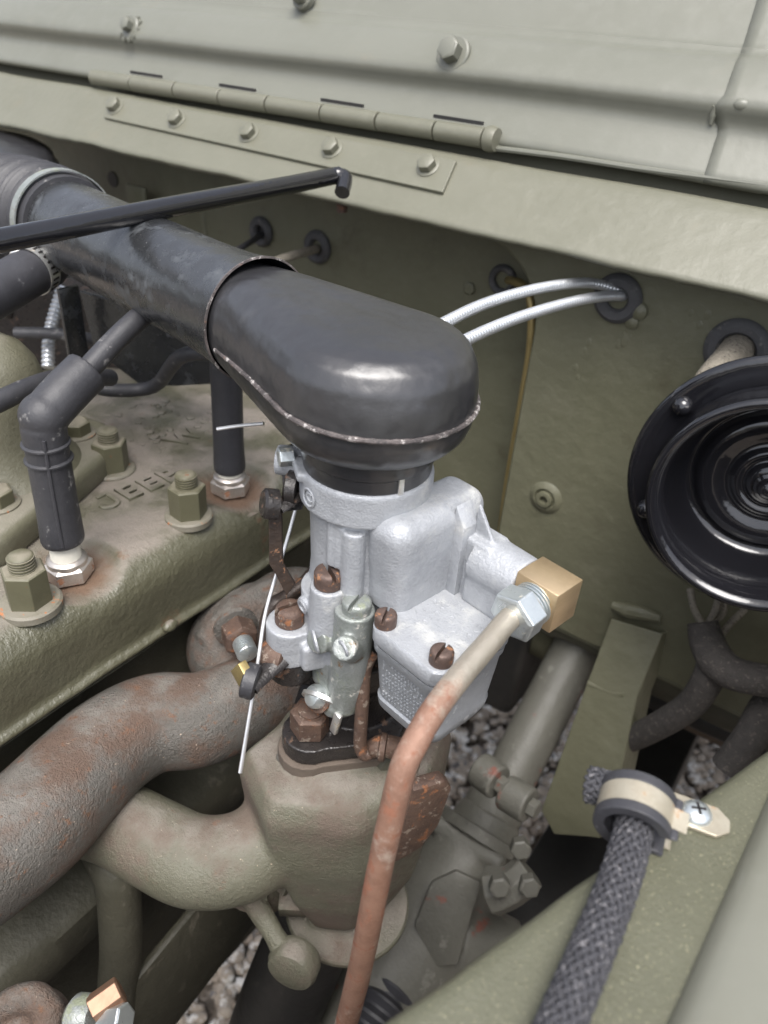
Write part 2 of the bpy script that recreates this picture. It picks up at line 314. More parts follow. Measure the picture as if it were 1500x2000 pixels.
# front skin with a rounded corner where it steps back into the engine recess
poly = [(-193, -392), (60, -392), (60, -86), (-1000, -86), (-1000, -118), (-245, -118)]
arc = [(-245 + 52 * math.sin(a), -170 + 52 * math.cos(a)) for a in [math.radians(t) for t in range(10, 91, 10)]]
outline = [(-193, -392), (560, -392), (560, -86), (-1000, -86), (-1000, -118), (-245, -118)] + arc
pb = B(); pb.prism([(x, z) for x, z in outline][::-1], (0, 490, 0), (1, 0, 0), (0, 0, 1), 29)
obj('front_skin', pb, 'olive', fw, 30, bev=2.5, seg=3)
rb = B()
rows = []
for i in range(41):
    X = -1000 + i * 21.5; rows.append([rb.bm.verts.new((X, 504 + wob((X, z, 0), .012, 2.5), z)) for z in range(-80, -480, -16)])
for a, b_ in zip(rows, rows[1:]):
    for j in range(len(a) - 1): rb.bm.faces.new((a[j], b_[j], b_[j + 1], a[j + 1]))
obj('recess_panel', rb, 'olive', fw, solid=2)
# vertical joggle bead in the recess
obj('bead', B().tube([(-543.2,503.0,-148.7), (-537.9,503.0,-187.3), (-544.7,503.0,-230.8)], 3, 8, 4), 'olive', fw)
# turned lower edge
obj('lower_flange', B().tube([(-192, 466, -393), (560, 466, -394)], 3.2, 10, 1), 'olive', fw)
def grommet(c, ro, ri, axis=(0, -1, 0), t=5):
    x, y, a = frame(axis)
    prof = [(ri, -3), (ro * .8, -3), (ro * .98, 0), (ro, t * .35), (ro * .94, t * .7), (ro * .8, t), (ri + 1.4, t * .9), (ri, t * .55)]
    o = obj('grommet', B().lathe(prof, c, a, 36, closed=True), 'grommet', fw)
    h = B().lathe([(ri + .6, -2.4), (ri + .6, -.4)], c, a, 24); obj('hole', h, 'blackchassis', o); return o
grommet((-469.6,502.0,-165.9), 12.5, 5); grommet((-407.8,502.0,-166.2), 13.5, 5.5)
grommet((-142.9,461.0,-135.7), 15, 6.5); grommet((-69.1,461.0,-147.8), 18.5, 9.8)
grommet((-239.1,502.0,-154.7), 11, 6)
obj('hole', B().lathe([(7, 0), (7, 1.5)], (-660.2,502.0,-154.3), (0, -1, 0), 24), 'blackchassis', fw)
obj('bolt', B().hexa((-264.7,503.0,-166.6), (0, -1, 0), 8, 4), 'olive', fw, 30)
obj('rivet', B().lathe([(5.5, 0), (5, 2.5), (3, 4), (.1, 4.6)], (-128.7,461.0,-140.0), (0, -1, 0), 16), 'olive', fw)
obj('rivet', B().lathe([(4.5, 0), (4, 2), (2, 3.2), (.1, 3.6)], (-131.3,461.0,-147.3), (0, -1, 0), 16), 'olive', fw)
# pressed boss with a tapped hole
obj('boss', B().lathe([(13, -.4), (11, 1.6), (8.2, 2.8), (7.2, 1.2), (6.2, .9), (5.9, 4.2), (4.8, 4.6), (3, 4.4), (2.7, -3), (.1, -3)], (-160.9,461.0,-284.8), (.0, -1, .0), 30), 'olive', fw)
# weld splatter and paint runs
rn = random.Random(11)
wb = B()
for p, r in (((-130.8,461.0,-146.8), 3), ((-131.6,461.0,-151.5), 2), ((-132.0,461.0,-156.1), 1.6), ((-133.2,461.0,-159.3), 2.2), ((-136.3,461.0,-162.8), 1.4), ((-154.9,461.0,-166.6), 1.2), ((-156.4,461.0,-172.5), 1), ((-159.9,461.0,-185.3), 1.2), ((-157.1,461.0,-191.2), 1.0), ((-90.6,461.0,-132.8), 1.4), ((-93.2,461.0,-139.5), 1.2), ((-99.8,461.0,-134.2), 1)):
    wb.ball(p, r * 1.5, (1.0, .16, 1.5), 2)
o = obj('weld_spatter', wb, 'olive', fw); o['kind'] = 'stuff'
obj('weld_bead', B().tube([(-94.7,459.0,-347.4), (-83.9,459.0,-346.2), (-73.2,458.0,-342.5), (-61.0,459.0,-341.1)], [3, 5.5, 5, 3], 10, 5), 'olive', fw)
for px in (((-586.5,484.0,-178.4), 8), ((-569.7,480.0,-179.1), 6)):
    obj('bolt', B().hexa(px[0], (0, -1, 0), px[1], 6), 'rust', fw, 30)
obj('tab', B().box((-605.8,484.0,-159.2), (26, 3, 20), bev=1), 'olive', fw)

# ------------------------------------------------------------------ cowl ledge
cw = thing('cowl_ledge', 'pale olive sloping cowl ledge with wavy lip below the hood hinge', 'cowl', (-300, 440, -106))
def cf(p, j):
    e = wob((p.x, 0, 0), .02, 1.6) + wob((p.x, 9, 0), .09, .5)
    if j < 5: p.z += e * (1 if j < 3 else .5); p.y += e * .5
    p.z += wob((p.x, p.y, 3), .012, .8); return p
prof = [(428, -108.5), (421, -109), (418.5, -107.5), (418.3, -105.5), (420, -103.6), (425, -99), (432, -92), (440, -84), (447, -77), (452, -73), (455, -72), (458, -74), (460, -79), (463, -84.5), (466, -84), (472, -76), (482, -60), (520, -6), (560, 50)]
obj('ledge', B().sheet(prof, -1000, 560, 300, cf), 'cowl', cw, 60)
prof2 = [(428, -108.2), (432, -106), (448, -90), (473, -82)]
obj('underside', B().sheet(prof2, -1000, 560, 60), 'olive', cw, 60)
obj('stud', B().cyl((-331.7,432.0,-110.1), (-331.4,432.0,-116.2), 4, 3.4), 'rust', cw)

# ------------------------------------------------------------------ hood
hd = thing('hood', 'pale olive raised hood panel with pressed channel and hex bolts', 'hood', (-400, 463, -60))
ht = Vector((0, math.sin(math.radians(35)), math.cos(math.radians(35)))); hnrm = Vector((0, -math.cos(math.radians(35)), math.sin(math.radians(35)))); h0 = Vector((0, 463, -60))
hp = [(-6, -1.5), (-5, .8), (-3, 2), (0, 2), (6, 1.6), (12, 1.2), (17, 1.2), (20.5, 2.2), (23, 4.5), (24.6, 7.5), (26.2, 10.2), (28.6, 11.7), (32, 12), (38, 11.2), (46, 9.6), (52, 8.2), (55.5, 6.6), (58, 4.6), (60, 3.2), (63, 2.6), (66, 2.6), (66.8, 1.6), (70, 1.5), (90, 1.2), (140, 0), (220, -2), (420, -12)]
def hoodsheet(x0, x1, nx, skew=True, dh=0.0):
    def fn(p, j):
        s, h = hp[j]; amp = 1.0 if s < 70 else 1.8
        x = p.x - (s * .12 + 4 * math.sin(min(1, max(0, (s - 20) / 10)) * math.pi)) * max(0, 1 - (p.x - XS) / 60) if skew else p.x
        q = Vector((x, 0, 0)) + h0 + ht * (s + wob((x, s, 0), .006, 1.2)) + hnrm * (h + dh + wob((x, s * 2, 5), .008, amp)); 
        if s > 12 and s < 62: q += ht * ((x + 350) * .0095)
        return q
    return B().sheet([(0, 0)] * len(hp), x0, x1, nx, fn)
XS = -113
obj('panel', hoodsheet(-1000, XS + 30, 185, False, -.7), 'olive_pale', hd, 50, solid=.6)
XS2 = XS; 
obj('side_panel', hoodsheet(XS, 300, 70, True, 0), 'olive_pale', hd, 50, solid=.6)
def hoodbolt(c, af, wr, h, name='bolt'):
    b = obj(name, B().hexa(V(c) + hnrm * 2.2, hnrm + ht * -.2, af, h, .4), 'olive_pale', hd, 30, bev=.5)
    obj('washer', B().lathe([(wr, -3), (wr, 1.4), (wr * .9, 2.2), (af * .4, 2.2)], V(c), hnrm + ht * -.2, 28), 'olive_pale', b); return b
hoodbolt((-283.9,476.7,-21.2), 12.5, 11, 8); 
sb = hoodbolt((-580.3,474.0,-26.8), 9, 9, 6)
st = B()
for k in range(10):
    a = 2 * math.pi * k / 10; st.box(V((-579.8,473.5,-27.5)) + Vector((1, 0, 0)) * 9.5 * math.cos(a) + ht * 9.5 * math.sin(a), (3, 3, 3), bev=.6)
obj('star_washer', st, 'olive_pale', sb)
hoodbolt((-424.2,499.0,1.9), 11, 8, 7)
obj('lower_hem', B().tube([(-241.6,458.5,-66.4), (-193.5,459.7,-64.8), (-147.6,460.0,-64.3), (-106.2,460.8,-63.1), (-80.7,461.3,-62.4)], 1.7, 8, 4), 'olive_pale', hd)
obj('weld_repair', B().ball((-107.4,473.6,-29.1), 4, (1.4, 1, .9), 2), 'olive_pale', hd)
obj('weld_repair', B().tube([(-119.9,471.3,-30.7), (-120.0,473.0,-35.3), (-120.0,473.5,-39.7)], [1.0, 1.8, 1.0], 8, 4), 'olive_pale', hd)

# ------------------------------------------------------------------ piano hinge on the cowl
hg = thing('hinge', 'long olive hinge with rolled knuckles and five hex bolts on the cowl ledge', 'hinge', (-430, 452, -80))
ha, hb = V((-611, 456, -64.0)), V((-244, 457, -61.5))
cuts = [0, .135, .27, .40, .525, .66, .785, .905, 1]
for i in range(8):
    a, b_ = ha.lerp(hb, cuts[i] + .002), ha.lerp(hb, cuts[i + 1] - .002); r = 5.9 if i % 2 else 5.7
    obj('knuckle', B().lathe([(r - .35, 0), (r, .4), (r, (b_ - a).length - .4), (r - .35, (b_ - a).length)], a, b_ - a, 24), 'cowl', hg)
for i in range(4):   # black bars standing in for the shade of slots behind the knuckles
    a, b_ = ha.lerp(hb, cuts[2 * i + 1] - .01), ha.lerp(hb, cuts[2 * i + 1] + .085)
    obj('slot', B().box((a + b_) / 2 + Vector((0, 1.6, 7.6)), ((b_ - a).length, 2.2, 2.0)), 'blackchassis', hg)
cdir = Vector((0, 42, 41)).normalized(); cnrm = Vector((0, -41, 42)).normalized()
corner = [(-584.4,449.5,-74.7), (-573.2,434.5,-89.3), (-254.1,431.5,-92.3), (-256.4,448.0,-76.2)]
lp = B(); a_ = [lp.bm.verts.new(V(p) + cnrm * -1) for p in corner]; b_ = [lp.bm.verts.new(V(p) + cnrm * 2.2) for p in corner]; lp.skin([a_, b_])
obj('leaf_plate', lp, 'cowl', hg, 30, bev=.6)
obj('rolled_end', B().lathe([(7, 0), (7.6, 3), (6.5, 7)], hb + Vector((1, 0, 0)), (1, 0, 0), 20), 'cowl', hg)
for p in ((-567.3,442.4,-81.7), (-496.1,441.5,-82.5), (-422.4,441.6,-82.5), (-348.1,441.9,-82.2), (-272.7,442.4,-81.6)):
    b = obj('bolt', B().hexa(V(p) + cnrm * 2.6, cnrm, 10.5, 5.5, .2), 'cowl', hg, 30, bev=.4)
    obj('washer', B().lathe([(7.6, 0), (7.6, .8), (6.8, 1.2), (2, 1.2)], V(p) + cnrm * 2, cnrm, 24), 'cowl', b)

# ------------------------------------------------------------------ black stay rod
sr = thing('stay_rod', 'thin gloss black stay rod hooked into the cowl ledge', 'rod', (-325.9,424.0,-100.9))
obj('rod', B().tube([(-304.3,141.1,-88.7), (-307.5,175.6,-89.1), (-307.1,263.6,-87.5), (-308.1,349.9,-87.0), (-308.5,386.9,-86.4), (-305.6,395.1,-85.6)], 4.9, 16, 6), 'gloss', sr)
obj('hooked_end', B().tube([(-307.8,393.3,-86.1), (-303.2,396.0,-86.5), (-300.5,393.2,-88.7), (-296.9,386.4,-93.1)], 4.6, 14, 6), 'gloss', sr)

# ------------------------------------------------------------------ cylinder head
ch = thing('cylinder_head', 'dusty olive cast iron cylinder head with raised letters and tall nuts', 'engine', (-300, 230, -291))
plugs = [V((-289.6, 167.6, 0)), V((-287.2, 276.4, 0))]
pr = []
for i in range(0, 47): pr.append((-500 + i * 4.75, -240.0))
for t in range(0, 91, 7): a = math.radians(t); pr.append((-281 + 19 * math.sin(a), -259 + 19 * math.cos(a)))
for z in (-264, -270, -276, -282, -285): pr.append((-262 + (z + 259) * .03, z))
pr += [(-261.5, -286), (-260, -287), (-259.6, -288.5), (-260.5, -290), (-262, -291)]
hbm = B(); rows = []
for i in range(221):
    Y = -60 + i * 2.1; r = []
    for (X, z) in pr:
        p = Vector((X, Y, z))
        if z > -250:
            for c in plugs:
                d = math.hypot(X - c.x, Y - c.y)
                if d < 26: p.z -= 6.5 * (1 - min(1, max(0, (d - 12) / 14)) ** 1.6)
        p.z += wob(p, .02, .9) + wob(p, .08, .35); p.x += wob(p, .03, .8, 4) + wob(p, .15, .25, 9)
        r.append(hbm.bm.verts.new(p))
    rows.append(r)
for a, b_ in zip(rows, rows[1:]):
    for j in range(len(pr) - 1): hbm.bm.faces.new((a[j], b_[j], b_[j + 1], a[j + 1]))
hbm.bm.faces.new(rows[-1] + [hbm.bm.verts.new((-500, 402, -291))])
obj('casting', hbm, 'head', ch, 60)
obj('parting_bump', B().ball((-260.0,201.3,-285.1), 4, (.8, 1.2, .8), 2), 'head', ch)
def headnut(c, h, washer=13.0, ph=.3):
    c = V(c)
    n = obj('nut', B().hexa(c + Vector((0, 0, 1.6)), (0, 0, 1), 17.6, h, ph, .06), 'nut', ch, 28, bev=.35)
    obj('washer', B().lathe([(washer, -2), (washer, 1.2), (washer * .93, 2.2), (8, 2.4)], c, (0, 0, 1), 32), 'washer', n)
    obj('stud_end', thread(c + Vector((0, 0, h + 1)), (0, 0, 1), 5.9, 8.5, 1.5), 'nut', n)
headnut((-278.6,139.8,-240.0), 18.5, 14, .15); headnut((-278.6,236.1,-240.0), 18, 13, .42); headnut((-348.2,240.6,-240.0), 18, 13.5, .62)
jc = V((-322.9,217.8,-240.0)) + Vector((0, 0, .1)); jx, jy = Vector((.06, 1, 0)), Vector((-1, .06, 0))
obj('raised_letter', B().tube([jc + jx * a + jy * b for a, b in ((-6, -1.5), (-5.2, -5), (-1, -6.6), (2.6, -4.6), (3.4, 0), (3.4, 6.6))], 1.7, 10, 6, squash=.62, up=(0, 0, 1)), 'head', ch)
obj('raised_letter_serif', B().box(jc + jx * .5 + jy * 6.4, (2.6, 8, 2.0), bev=.5), 'head', ch)
for s_, p in (('E', (-320.5,229.9,-240.0)), ('E', (-318.8,243.5,-240.0)), ('P', (-317.6,257.0,-240.0))):
    lettering('raised_letter', s_, 20, 1.2, V(p) + Vector((0, 0, .2)), (.06, 1, 0), (-1, .06, 0), 'head', ch, .55)
for s_, p, d in (('W', (-347.0,296.3,-240.0), 22),):
    lettering('raised_letter', s_, d, 1.2, V(p) + Vector((0, 0, .2)), (0, 1, 0), (-1, 0, 0), 'head', ch, .6)
rn = random.Random(5); gb = B()
for i in range(46):
    c = V((-374.2,304.7,-240.0)) + Vector((rn.uniform(-34, 34), rn.uniform(-34, 30), 0)); r = rn.uniform(.8, 2.2)
    gb.ball(c + Vector((0, 0, .2)), r, (rn.uniform(1, 2), rn.uniform(1, 2), .6), 1)
o = obj('grit', gb, 'head', ch); o['kind'] = 'stuff'

# ------------------------------------------------------------------ water outlet dome
wo = thing('water_outlet', 'domed olive water outlet bolted on the cylinder head with a flange', 'housing', (-450, 215, -240))
dc = (-375, 192)
db = B().lathe([(41, 14), (38, 18), (33.5, 26), (31.5, 38), (31, 52), (30.2, 62), (27.5, 73), (22, 81.5), (13, 87.5), (.2, 89.5)], (dc[0], dc[1], -240), (-.02, -.02, 1), 40)
obj('dome', db, 'dome', wo, 60)
fl = B().prism([(-318, 128), (-311, 150), (-345, 240), (-358, 256), (-376, 260), (-440, 250), (-450, 130)], (0, 0, -242), (1, 0, 0), (0, 1, 0), 18, 5, 3)
obj('flange', fl, 'dome', wo, 40)
for p in ((-373.7,237.4,-224.0), (-339.1,165.2,-224.0)):
    b = obj('bolt', B().hexa(p, (0, 0, 1), 15, 9, .2, .1), 'nut', wo, 30, bev=.5)
    obj('washer', B().lathe([(11, -1), (11, 1), (10, 1.6), (2, 1.6)], p, (0, 0, 1), 28), 'washer', b)

# ------------------------------------------------------------------ spark plugs, boots and leads
def sparkplug(c, label):
    t = thing('spark_plug', label, 'spark plug', (c.x, c.y, -246), group='spark plugs in the head')
    z = -245
    obj('hex_body', B().hexa((c.x, c.y, z), (0, 0, 1), 20.5, 8, .5, .1), 'plugsteel', t, 28, bev=.4)
    obj('shell', B().lathe([(9.6, 0), (9.6, 2.5), (8.6, 3.6), (7, 4.2)], (c.x, c.y, z + 7.5), (0, 0, 1), 30), 'plugsteel', t)
    obj('insulator', B().lathe([(7.4, 0), (7.2, 5), (6.4, 9), (6.2, 18), (5, 22)], (c.x, c.y, z + 10.5), (0, 0, 1), 30), 'ceramic', t)
sparkplug(plugs[0], 'spark plug with white insulator under the bent black boot')
sparkplug(plugs[1], 'spark plug with bare steel hex in the rusty well under the straight boot')
l1 = thing('ignition_lead', 'angled black rubber plug boot with lead running under the air tube', 'ignition lead', (-289.6, 168, -226), group='ignition leads')
bx, by = plugs[0].x, plugs[0].y
boot = B().tube([(bx, by, -225), (bx, by, -222), (bx, by + .3, -205), (bx, by + .6, -180), (bx, by + 1, -163)], [9.6, 10.2, 9.6, 9.4, 9.8], 24, 5)
boot.ball((bx, by + 2, -159), 10.6, (1, 1, 1), 3)
boot.tube([(bx, by + 1, -160), (bx - 1, by + 14, -153), (bx - 2, by + 28, -146.5)], [10, 10.2, 10.2], 24, 4)
obj('boot', boot, 'rubbergrey', l1, 40, fuse=.9, smooth=6)
for zz in (-172, -180): obj('boot_ring', B().lathe([(9.2, -1), (10.6, -.2), (10.6, .6), (9.2, 1.4)], (bx, by + .7, zz), (0, 0, 1), 28), 'rubbergrey', l1)
obj('boot_rib', B().tube([(bx + 8, by - 5.5, -222), (bx + 7.7, by - 5.2, -195), (bx + 8, by - 4.8, -166)], .9, 8, 4), 'rubber', l1)
wire_end = V((bx - 2, by + 27, -147))
obj('lead_wire', B().tube([wire_end, (bx - 3, by + 44, -138), (bx - 5, by + 62, -131), (bx - 10, by + 80, -130), (bx - 22, by + 92, -136)], 5.2, 14, 6), 'rubbergrey', l1)
l2 = thing('ignition_lead', 'straight black rubber plug boot standing behind the air elbow', 'ignition lead', (plugs[1].x, plugs[1].y, -230), group='ignition leads')
bx, by = plugs[1].x, plugs[1].y
obj('boot', B().tube([(bx, by, -231), (bx, by, -228), (bx, by, -210), (bx, by + .5, -180), (bx, by + 1, -150), (bx, by + 2, -143)], [8.6, 9.2, 8.6, 8.6, 8.8, 8], 24, 5), 'rubber', l2, 50)
for nm, pts, r, lab in (('ignition_lead', [(-329.3,157.2,-168.1), (-329.5,172.9,-166.1), (-332.4,188.1,-166.0), (-338.0,207.8,-168.8), (-349.8,232.5,-178.4), (-362.4,257.4,-190.8)], 5, 'dark lead passing in front of the domed water outlet'),
                        ('ignition_lead', [(-388.8,259.4,-202.9), (-379.8,268.6,-207.7), (-361.1,286.7,-205.3), (plugs[1].x - 28, plugs[1].y - 6, -168), (plugs[1].x - 2, plugs[1].y, -160)], 4.2, 'dark lead crossing below the air tube to the straight boot'),
                        ('vacuum_hose', [(-481.5,273.1,-199.6), (-464.6,284.9,-198.4), (-451.5,293.3,-198.5), (-439.2,305.8,-201.7)], 4, 'thin dark hose crossing behind the domed water outlet')):
    solo(nm, B().tube(pts, r, 12, 6), 'rubbergrey', lab, 'hose' if 'hose' in nm else 'ignition lead', None if 'hose' in nm else 'ignition leads')
sp = B().tube([(-484.4,316.3,-178.1), (-482.6,305.6,-193.4), (-477.8,294.7,-207.8), (-468.9,284.4,-224.9)], 4.6, 12, 8, step=1.1, rfun=lambda i, q: q * (1.0 if i % 3 else .80))
solo('spiral_conduit', sp, 'cable', 'silver ridged conduit hanging behind the domed outlet', 'conduit')
# black bracket plate under the tube
bp = thing('support_bracket', 'black sheet bracket standing on the head under the air tube', 'bracket', (-400, 330, -240))
q0 = [(-422.1,283.9,-161.7), (-403.9,251.4,-200.6), (-369.1,247.5,-220.0), (-353.7,279.1,-215.9), (-326.6,306.9,-207.9), (-329.5,313.6,-182.2), (-377.8,305.6,-167.0)]
c_ = V((-422.1,283.9,-161.7)); xx = (V((-336.4,318.0,-185.4)) - c_).normalized(); yy = Vector((0, 0, 1))
yy = (yy - xx * yy.dot(xx)).normalized()
poly = [((V(p) - c_).dot(xx), (V(p) - c_).dot(yy)) for p in q0]
obj('plate', B().prism(poly, c_ + Vector((-6, 8, 0)), xx, yy, 3), 'blacktube', bp, 30, bev=.8)
obj('edge_flange', B().box((c_ + V((-403.9,251.4,-200.6))) / 2 + Vector((-5, 8, 0)), (3, 14, (c_ - V((-403.9,251.4,-200.6))).length), bev=.8), 'blacktube', bp)

bxx = thing('dark_fill_box', 'black box added to fill the dark space behind the domed outlet under the air tube', 'box', (-452.5,313.7,-244.7))
ca, cb_ = V((-598.3,274.2,-247.7)), V((-400.1,368.3,-217.8)); cxx = (cb_ - ca); cxx.z = 0; L_ = cxx.length; cxx.normalize(); cyy = Vector((0, 0, 1)); cnn = cxx.cross(cyy)
obj('case', B().prism([(0, -70), (L_, -70), (L_, 36), (L_ * .7, 62), (0, 62)], ca, cxx, cyy, -60), 'blackiron', bxx, 30, bev=3)  # added black block fills the dark space behind the dome
for k in range(3): obj('screw', B().lathe([(4, -1), (4, 1), (2.5, 2), (.1, 2.2)], ca + cxx * (L_ * (.3 + .25 * k)) + cyy * 40 + cnn * .5, cnn, 18), 'blackiron', bxx)
# ------------------------------------------------------------------ engine block and low background
eb = thing('engine_block', 'dark olive engine block side below the cylinder head', 'engine', (-300, 200, -620))
bp_ = [(-262, -292), (-274, -293), (-278, -300), (-280, -395), (-276, -404), (-262, -408), (-246, -412), (-241, -418), (-241, -444), (-244, -448), (-262, -452), (-266, -470), (-268, -600), (-262, -668)]
kb = B(); rows = []
for i in range(90):
    Y = -60 + i * 5.2; rows.append([kb.bm.verts.new((x + wob((x, Y, z), .02, 1), Y, z + wob((Y, x, z), .02, .8))) for x, z in bp_])
for a, b_ in zip(rows, rows[1:]):
    for j in range(len(bp_) - 1): kb.bm.faces.new((a[j], b_[j], b_[j + 1], a[j + 1]))
kb.bm.faces.new(rows[-1] + [kb.bm.verts.new((-500, 402, -668)), kb.bm.verts.new((-500, 402, -292))])
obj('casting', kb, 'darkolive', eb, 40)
dt = thing('breather_tube', 'dark olive breather tube hanging down the engine block side', 'pipe', (-222.0,106.3,-500.0))
obj('tube', B().tube([(-240.0,130.2,-373.1), (-226.0,125.4,-376.3), (-222.0,122.0,-390.7), (-222.0,116.7,-437.5), (-222.0,109.8,-470.5), (-222.0,98.9,-531.0)], [14, 13, 11.2, 11.2, 11, 11], 20, 6), 'darkolive', dt)
obj('collar', B().tube([(-236.0,142.6,-397.0), (-226.0,130.1,-389.0), (-222.0,121.6,-384.6)], [12, 11.5, 11.6], 18, 5), 'darkolive', dt)
rl = thing('chassis_rail', 'black chassis rail in the shade below the steering box', 'chassis', (-200, 200, -640))
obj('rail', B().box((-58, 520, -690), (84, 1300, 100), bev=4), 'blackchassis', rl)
gx = thing('gearbox', 'black gearbox casing added to darken the gap below the firewall beside the steering column', 'gearbox', (-240, 690, -540))
obj('casing', B().box((-245, 700, -478), (170, 430, 118), bev=10, seg=3), 'blackchassis', gx)  # black block added to fill the dark gap under the firewall
obj('pedal_shaft', B().cyl((-160, 560, -500), (60, 560, -490), 14), 'blackchassis', gx)
pbk = solo('pedal_bracket', B().box((20, 585, -505), (150, 30, 60), Matrix.Rotation(.3, 3, 'X'), bev=4), 'gasket', 'dark brown bracket in the shade under the braided wiring branch', 'bracket')
obj('front_light_block', B().box((-150, -330, -560), (900, 6, 520), bev=2), 'darkolive', rl)  # unseen panel added ahead of the bay to darken the lower parts
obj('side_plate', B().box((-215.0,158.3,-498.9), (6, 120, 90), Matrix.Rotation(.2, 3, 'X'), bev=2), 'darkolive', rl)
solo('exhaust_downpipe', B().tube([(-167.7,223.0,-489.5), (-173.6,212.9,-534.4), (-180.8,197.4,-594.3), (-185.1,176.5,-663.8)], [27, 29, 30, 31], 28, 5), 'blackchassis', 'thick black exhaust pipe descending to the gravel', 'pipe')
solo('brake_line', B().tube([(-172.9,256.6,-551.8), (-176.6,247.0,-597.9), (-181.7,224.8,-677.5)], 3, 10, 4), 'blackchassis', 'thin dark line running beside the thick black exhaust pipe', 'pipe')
fp = thing('fuel_pump', 'rust stained fuel pump top with brass fitting at the lower corner', 'pump', (-207.4,56.8,-414.5))
fb = B().ball((-192.9,53.7,-375.5), 18, (1, 1, .75), 3); fb.tube([(-203.2,45.4,-363.0), (-200.6,53.6,-360.0), (-192.5,60.5,-357.9), (-181.9,61.2,-360.3)], [5, 6, 6.5, 6], 12, 4); fb.ball((-183.7,59.9,-360.4), 7, (1, 1, .8), 2); fb.cyl((-194.0,56.6,-370.8), (-174.9,60.0,-373.2), 10)
obj('body', fb, 'manifold', fp, 40, fuse=1.2, smooth=2)
obj('union', B().lathe([(6, 0), (9, 3), (9, 9), (7, 12)], (-175.9,65.5,-359.8), V((-164.7,70.3,-355.5)) - V((-175.9,65.5,-359.8)), 20), 'zincdark', fp)
obj('fitting', B().hexa((-167.6,70.4,-353.0), V((-164.4,79.7,-350.9)) - V((-167.6,70.4,-353.0)), 11, 13, .3), 'copperfit', fp, 28, bev=.4)
obj('nut', B().hexa((-161.8,71.7,-356.1), V((-149.9,78.0,-346.9)) - V((-161.8,71.7,-356.1)), 10, 12, .3), 'plated', fp, 28, bev=.4)

# ------------------------------------------------------------------ manifold
mf = thing('manifold', 'scorched cast iron manifold with fat curved pipes under the carburetor', 'manifold', (-200, 180, -400))
ip = B().tube([(-190, 246, -318), (-206.8,226.5,-318.0), (-221.8,187.5,-318.0), (-239.6,168.7,-318.0), (-244.5,145.3,-318.0), (-240.8,120.3,-318.0), (-236.5,98.4,-318.0), (-236.8,81.0,-318.0), (-238.8,61.5,-318.0), (-241.3,41.6,-318.0)], [20, 22, 23.5, 24.5, 25, 25.5, 26, 26.5, 26.5], 36, 8, pw=.86, up=(0, 0, 1))
ip.ball((-246, 246, -318), 32, (1.0, 1.25, 1.0), 3); ip.ball((-236, 268, -312), 30, (1, 1.3, 1), 3); ip.tube([(-250, 215, -306), (-246, 240, -300), (-240, 275, -298)], [10, 16, 14], 20, 4)
obj('intake_pipe', ip, 'manifold', mf, fuse=1.6, smooth=8)
xb = B().tube([(-262, 118, -352), (-232, 132, -353), (-206, 137, -353), (-184, 143, -354), (-167, 158, -352), (-160, 178, -346), (-158, 198, -338)], [20, 20.5, 21, 21.5, 21.5, 21, 20], 32, 8)
rb_ = xb
def section(pts, z): return [rb_.bm.verts.new((x, y, z)) for x, y in pts]
rb_.skin([section([(-152, 192), (-138, 180), (-122, 190), (-114, 216), (-126, 234), (-148, 226)], -418), section([(-166, 182), (-142, 168), (-116, 184), (-104, 218), (-116, 246), (-160, 240)], -385), section([(-180, 174), (-146, 158), (-112, 180), (-99, 216), (-110, 252), (-172, 250)], -345), section([(-184, 172), (-150, 156), (-114, 178), (-99, 214), (-110, 254), (-178, 254)], -310), section([(-180, 176), (-151, 161), (-118, 181), (-103, 214), (-113, 250), (-175, 250)], -300)])
rb_.tube([(-160, 178, -345), (-150, 190, -340), (-140, 205, -335)], [21, 22, 24], 28, 4)
rb_.tube([(-186, 238, -322), (-165, 232, -322), (-150, 225, -325)], [20, 21, 22], 24, 4)
rb_.lathe([(36, 0), (34, 3), (30, 5)], (-146, 210, -302), (0, 0, 1), 32)
obj('riser_casting', rb_, 'exhaust', mf, fuse=1.4, smooth=34)
obj('side_plate', B().prism([(-14, -6), (0, 0), (6, 14), (7, 40), (2, 46), (-14, 46)], (-101.4,209.4,-334.8), (.55, .83, 0), (0.05, 0.1, 1), 8, 2), 'rust', mf, 30)
obj('lower_flange', B().lathe([(34, 0), (35, 1), (35, 3.5), (34, 4.5)], (-136, 206, -428), (0, 0, 1), 40), 'exhaust', mf)
obj('clip', B().box((-153.4,180.5,-400.4), (15, 20, 15), Matrix.Rotation(.6, 3, 'Z') @ Matrix.Rotation(.3, 3, 'X'), bev=1), 'exhaust', mf)
obj('clip_strap', B().tube([(-168.9,179.6,-388.6), (-161.2,178.3,-391.1), (-153.3,177.5,-391.5)], 6, 4, 3), 'exhaust', mf, 30)
n_ax = V((.86, -.5, .02)).normalized(); nb = V((-232.0,222.9,-286.1))
n = obj('nut', B().hexa(nb, n_ax, 17, 12, .5), 'rust', mf, 28, bev=.5)
obj('washer', B().lathe([(12, -3), (12, 0), (10, .8), (3, .8)], nb, n_ax, 28), 'manifold', n)
obj('stud_end', thread(nb + n_ax * 11, n_ax, 5.6, 11, 1.5), 'plated', n)
bl = V((-169.2,193.5,-330.0)); 
obj('cast_pip', B().ball((-162.9,182.5,-299.0), 3.4, (1, 1, .6), 2), 'manifold', mf)
obj('drain_plug', B().lathe([(11, 0), (11, 7), (9, 10)], (-121.2,215.4,-303.1), (.6, -.6, .3), 24), 'darkolive', mf)
hv = thing('heat_valve', 'heat control lever with round counterweight hanging below the manifold', 'lever', (-131.2,157.0,-412.7))
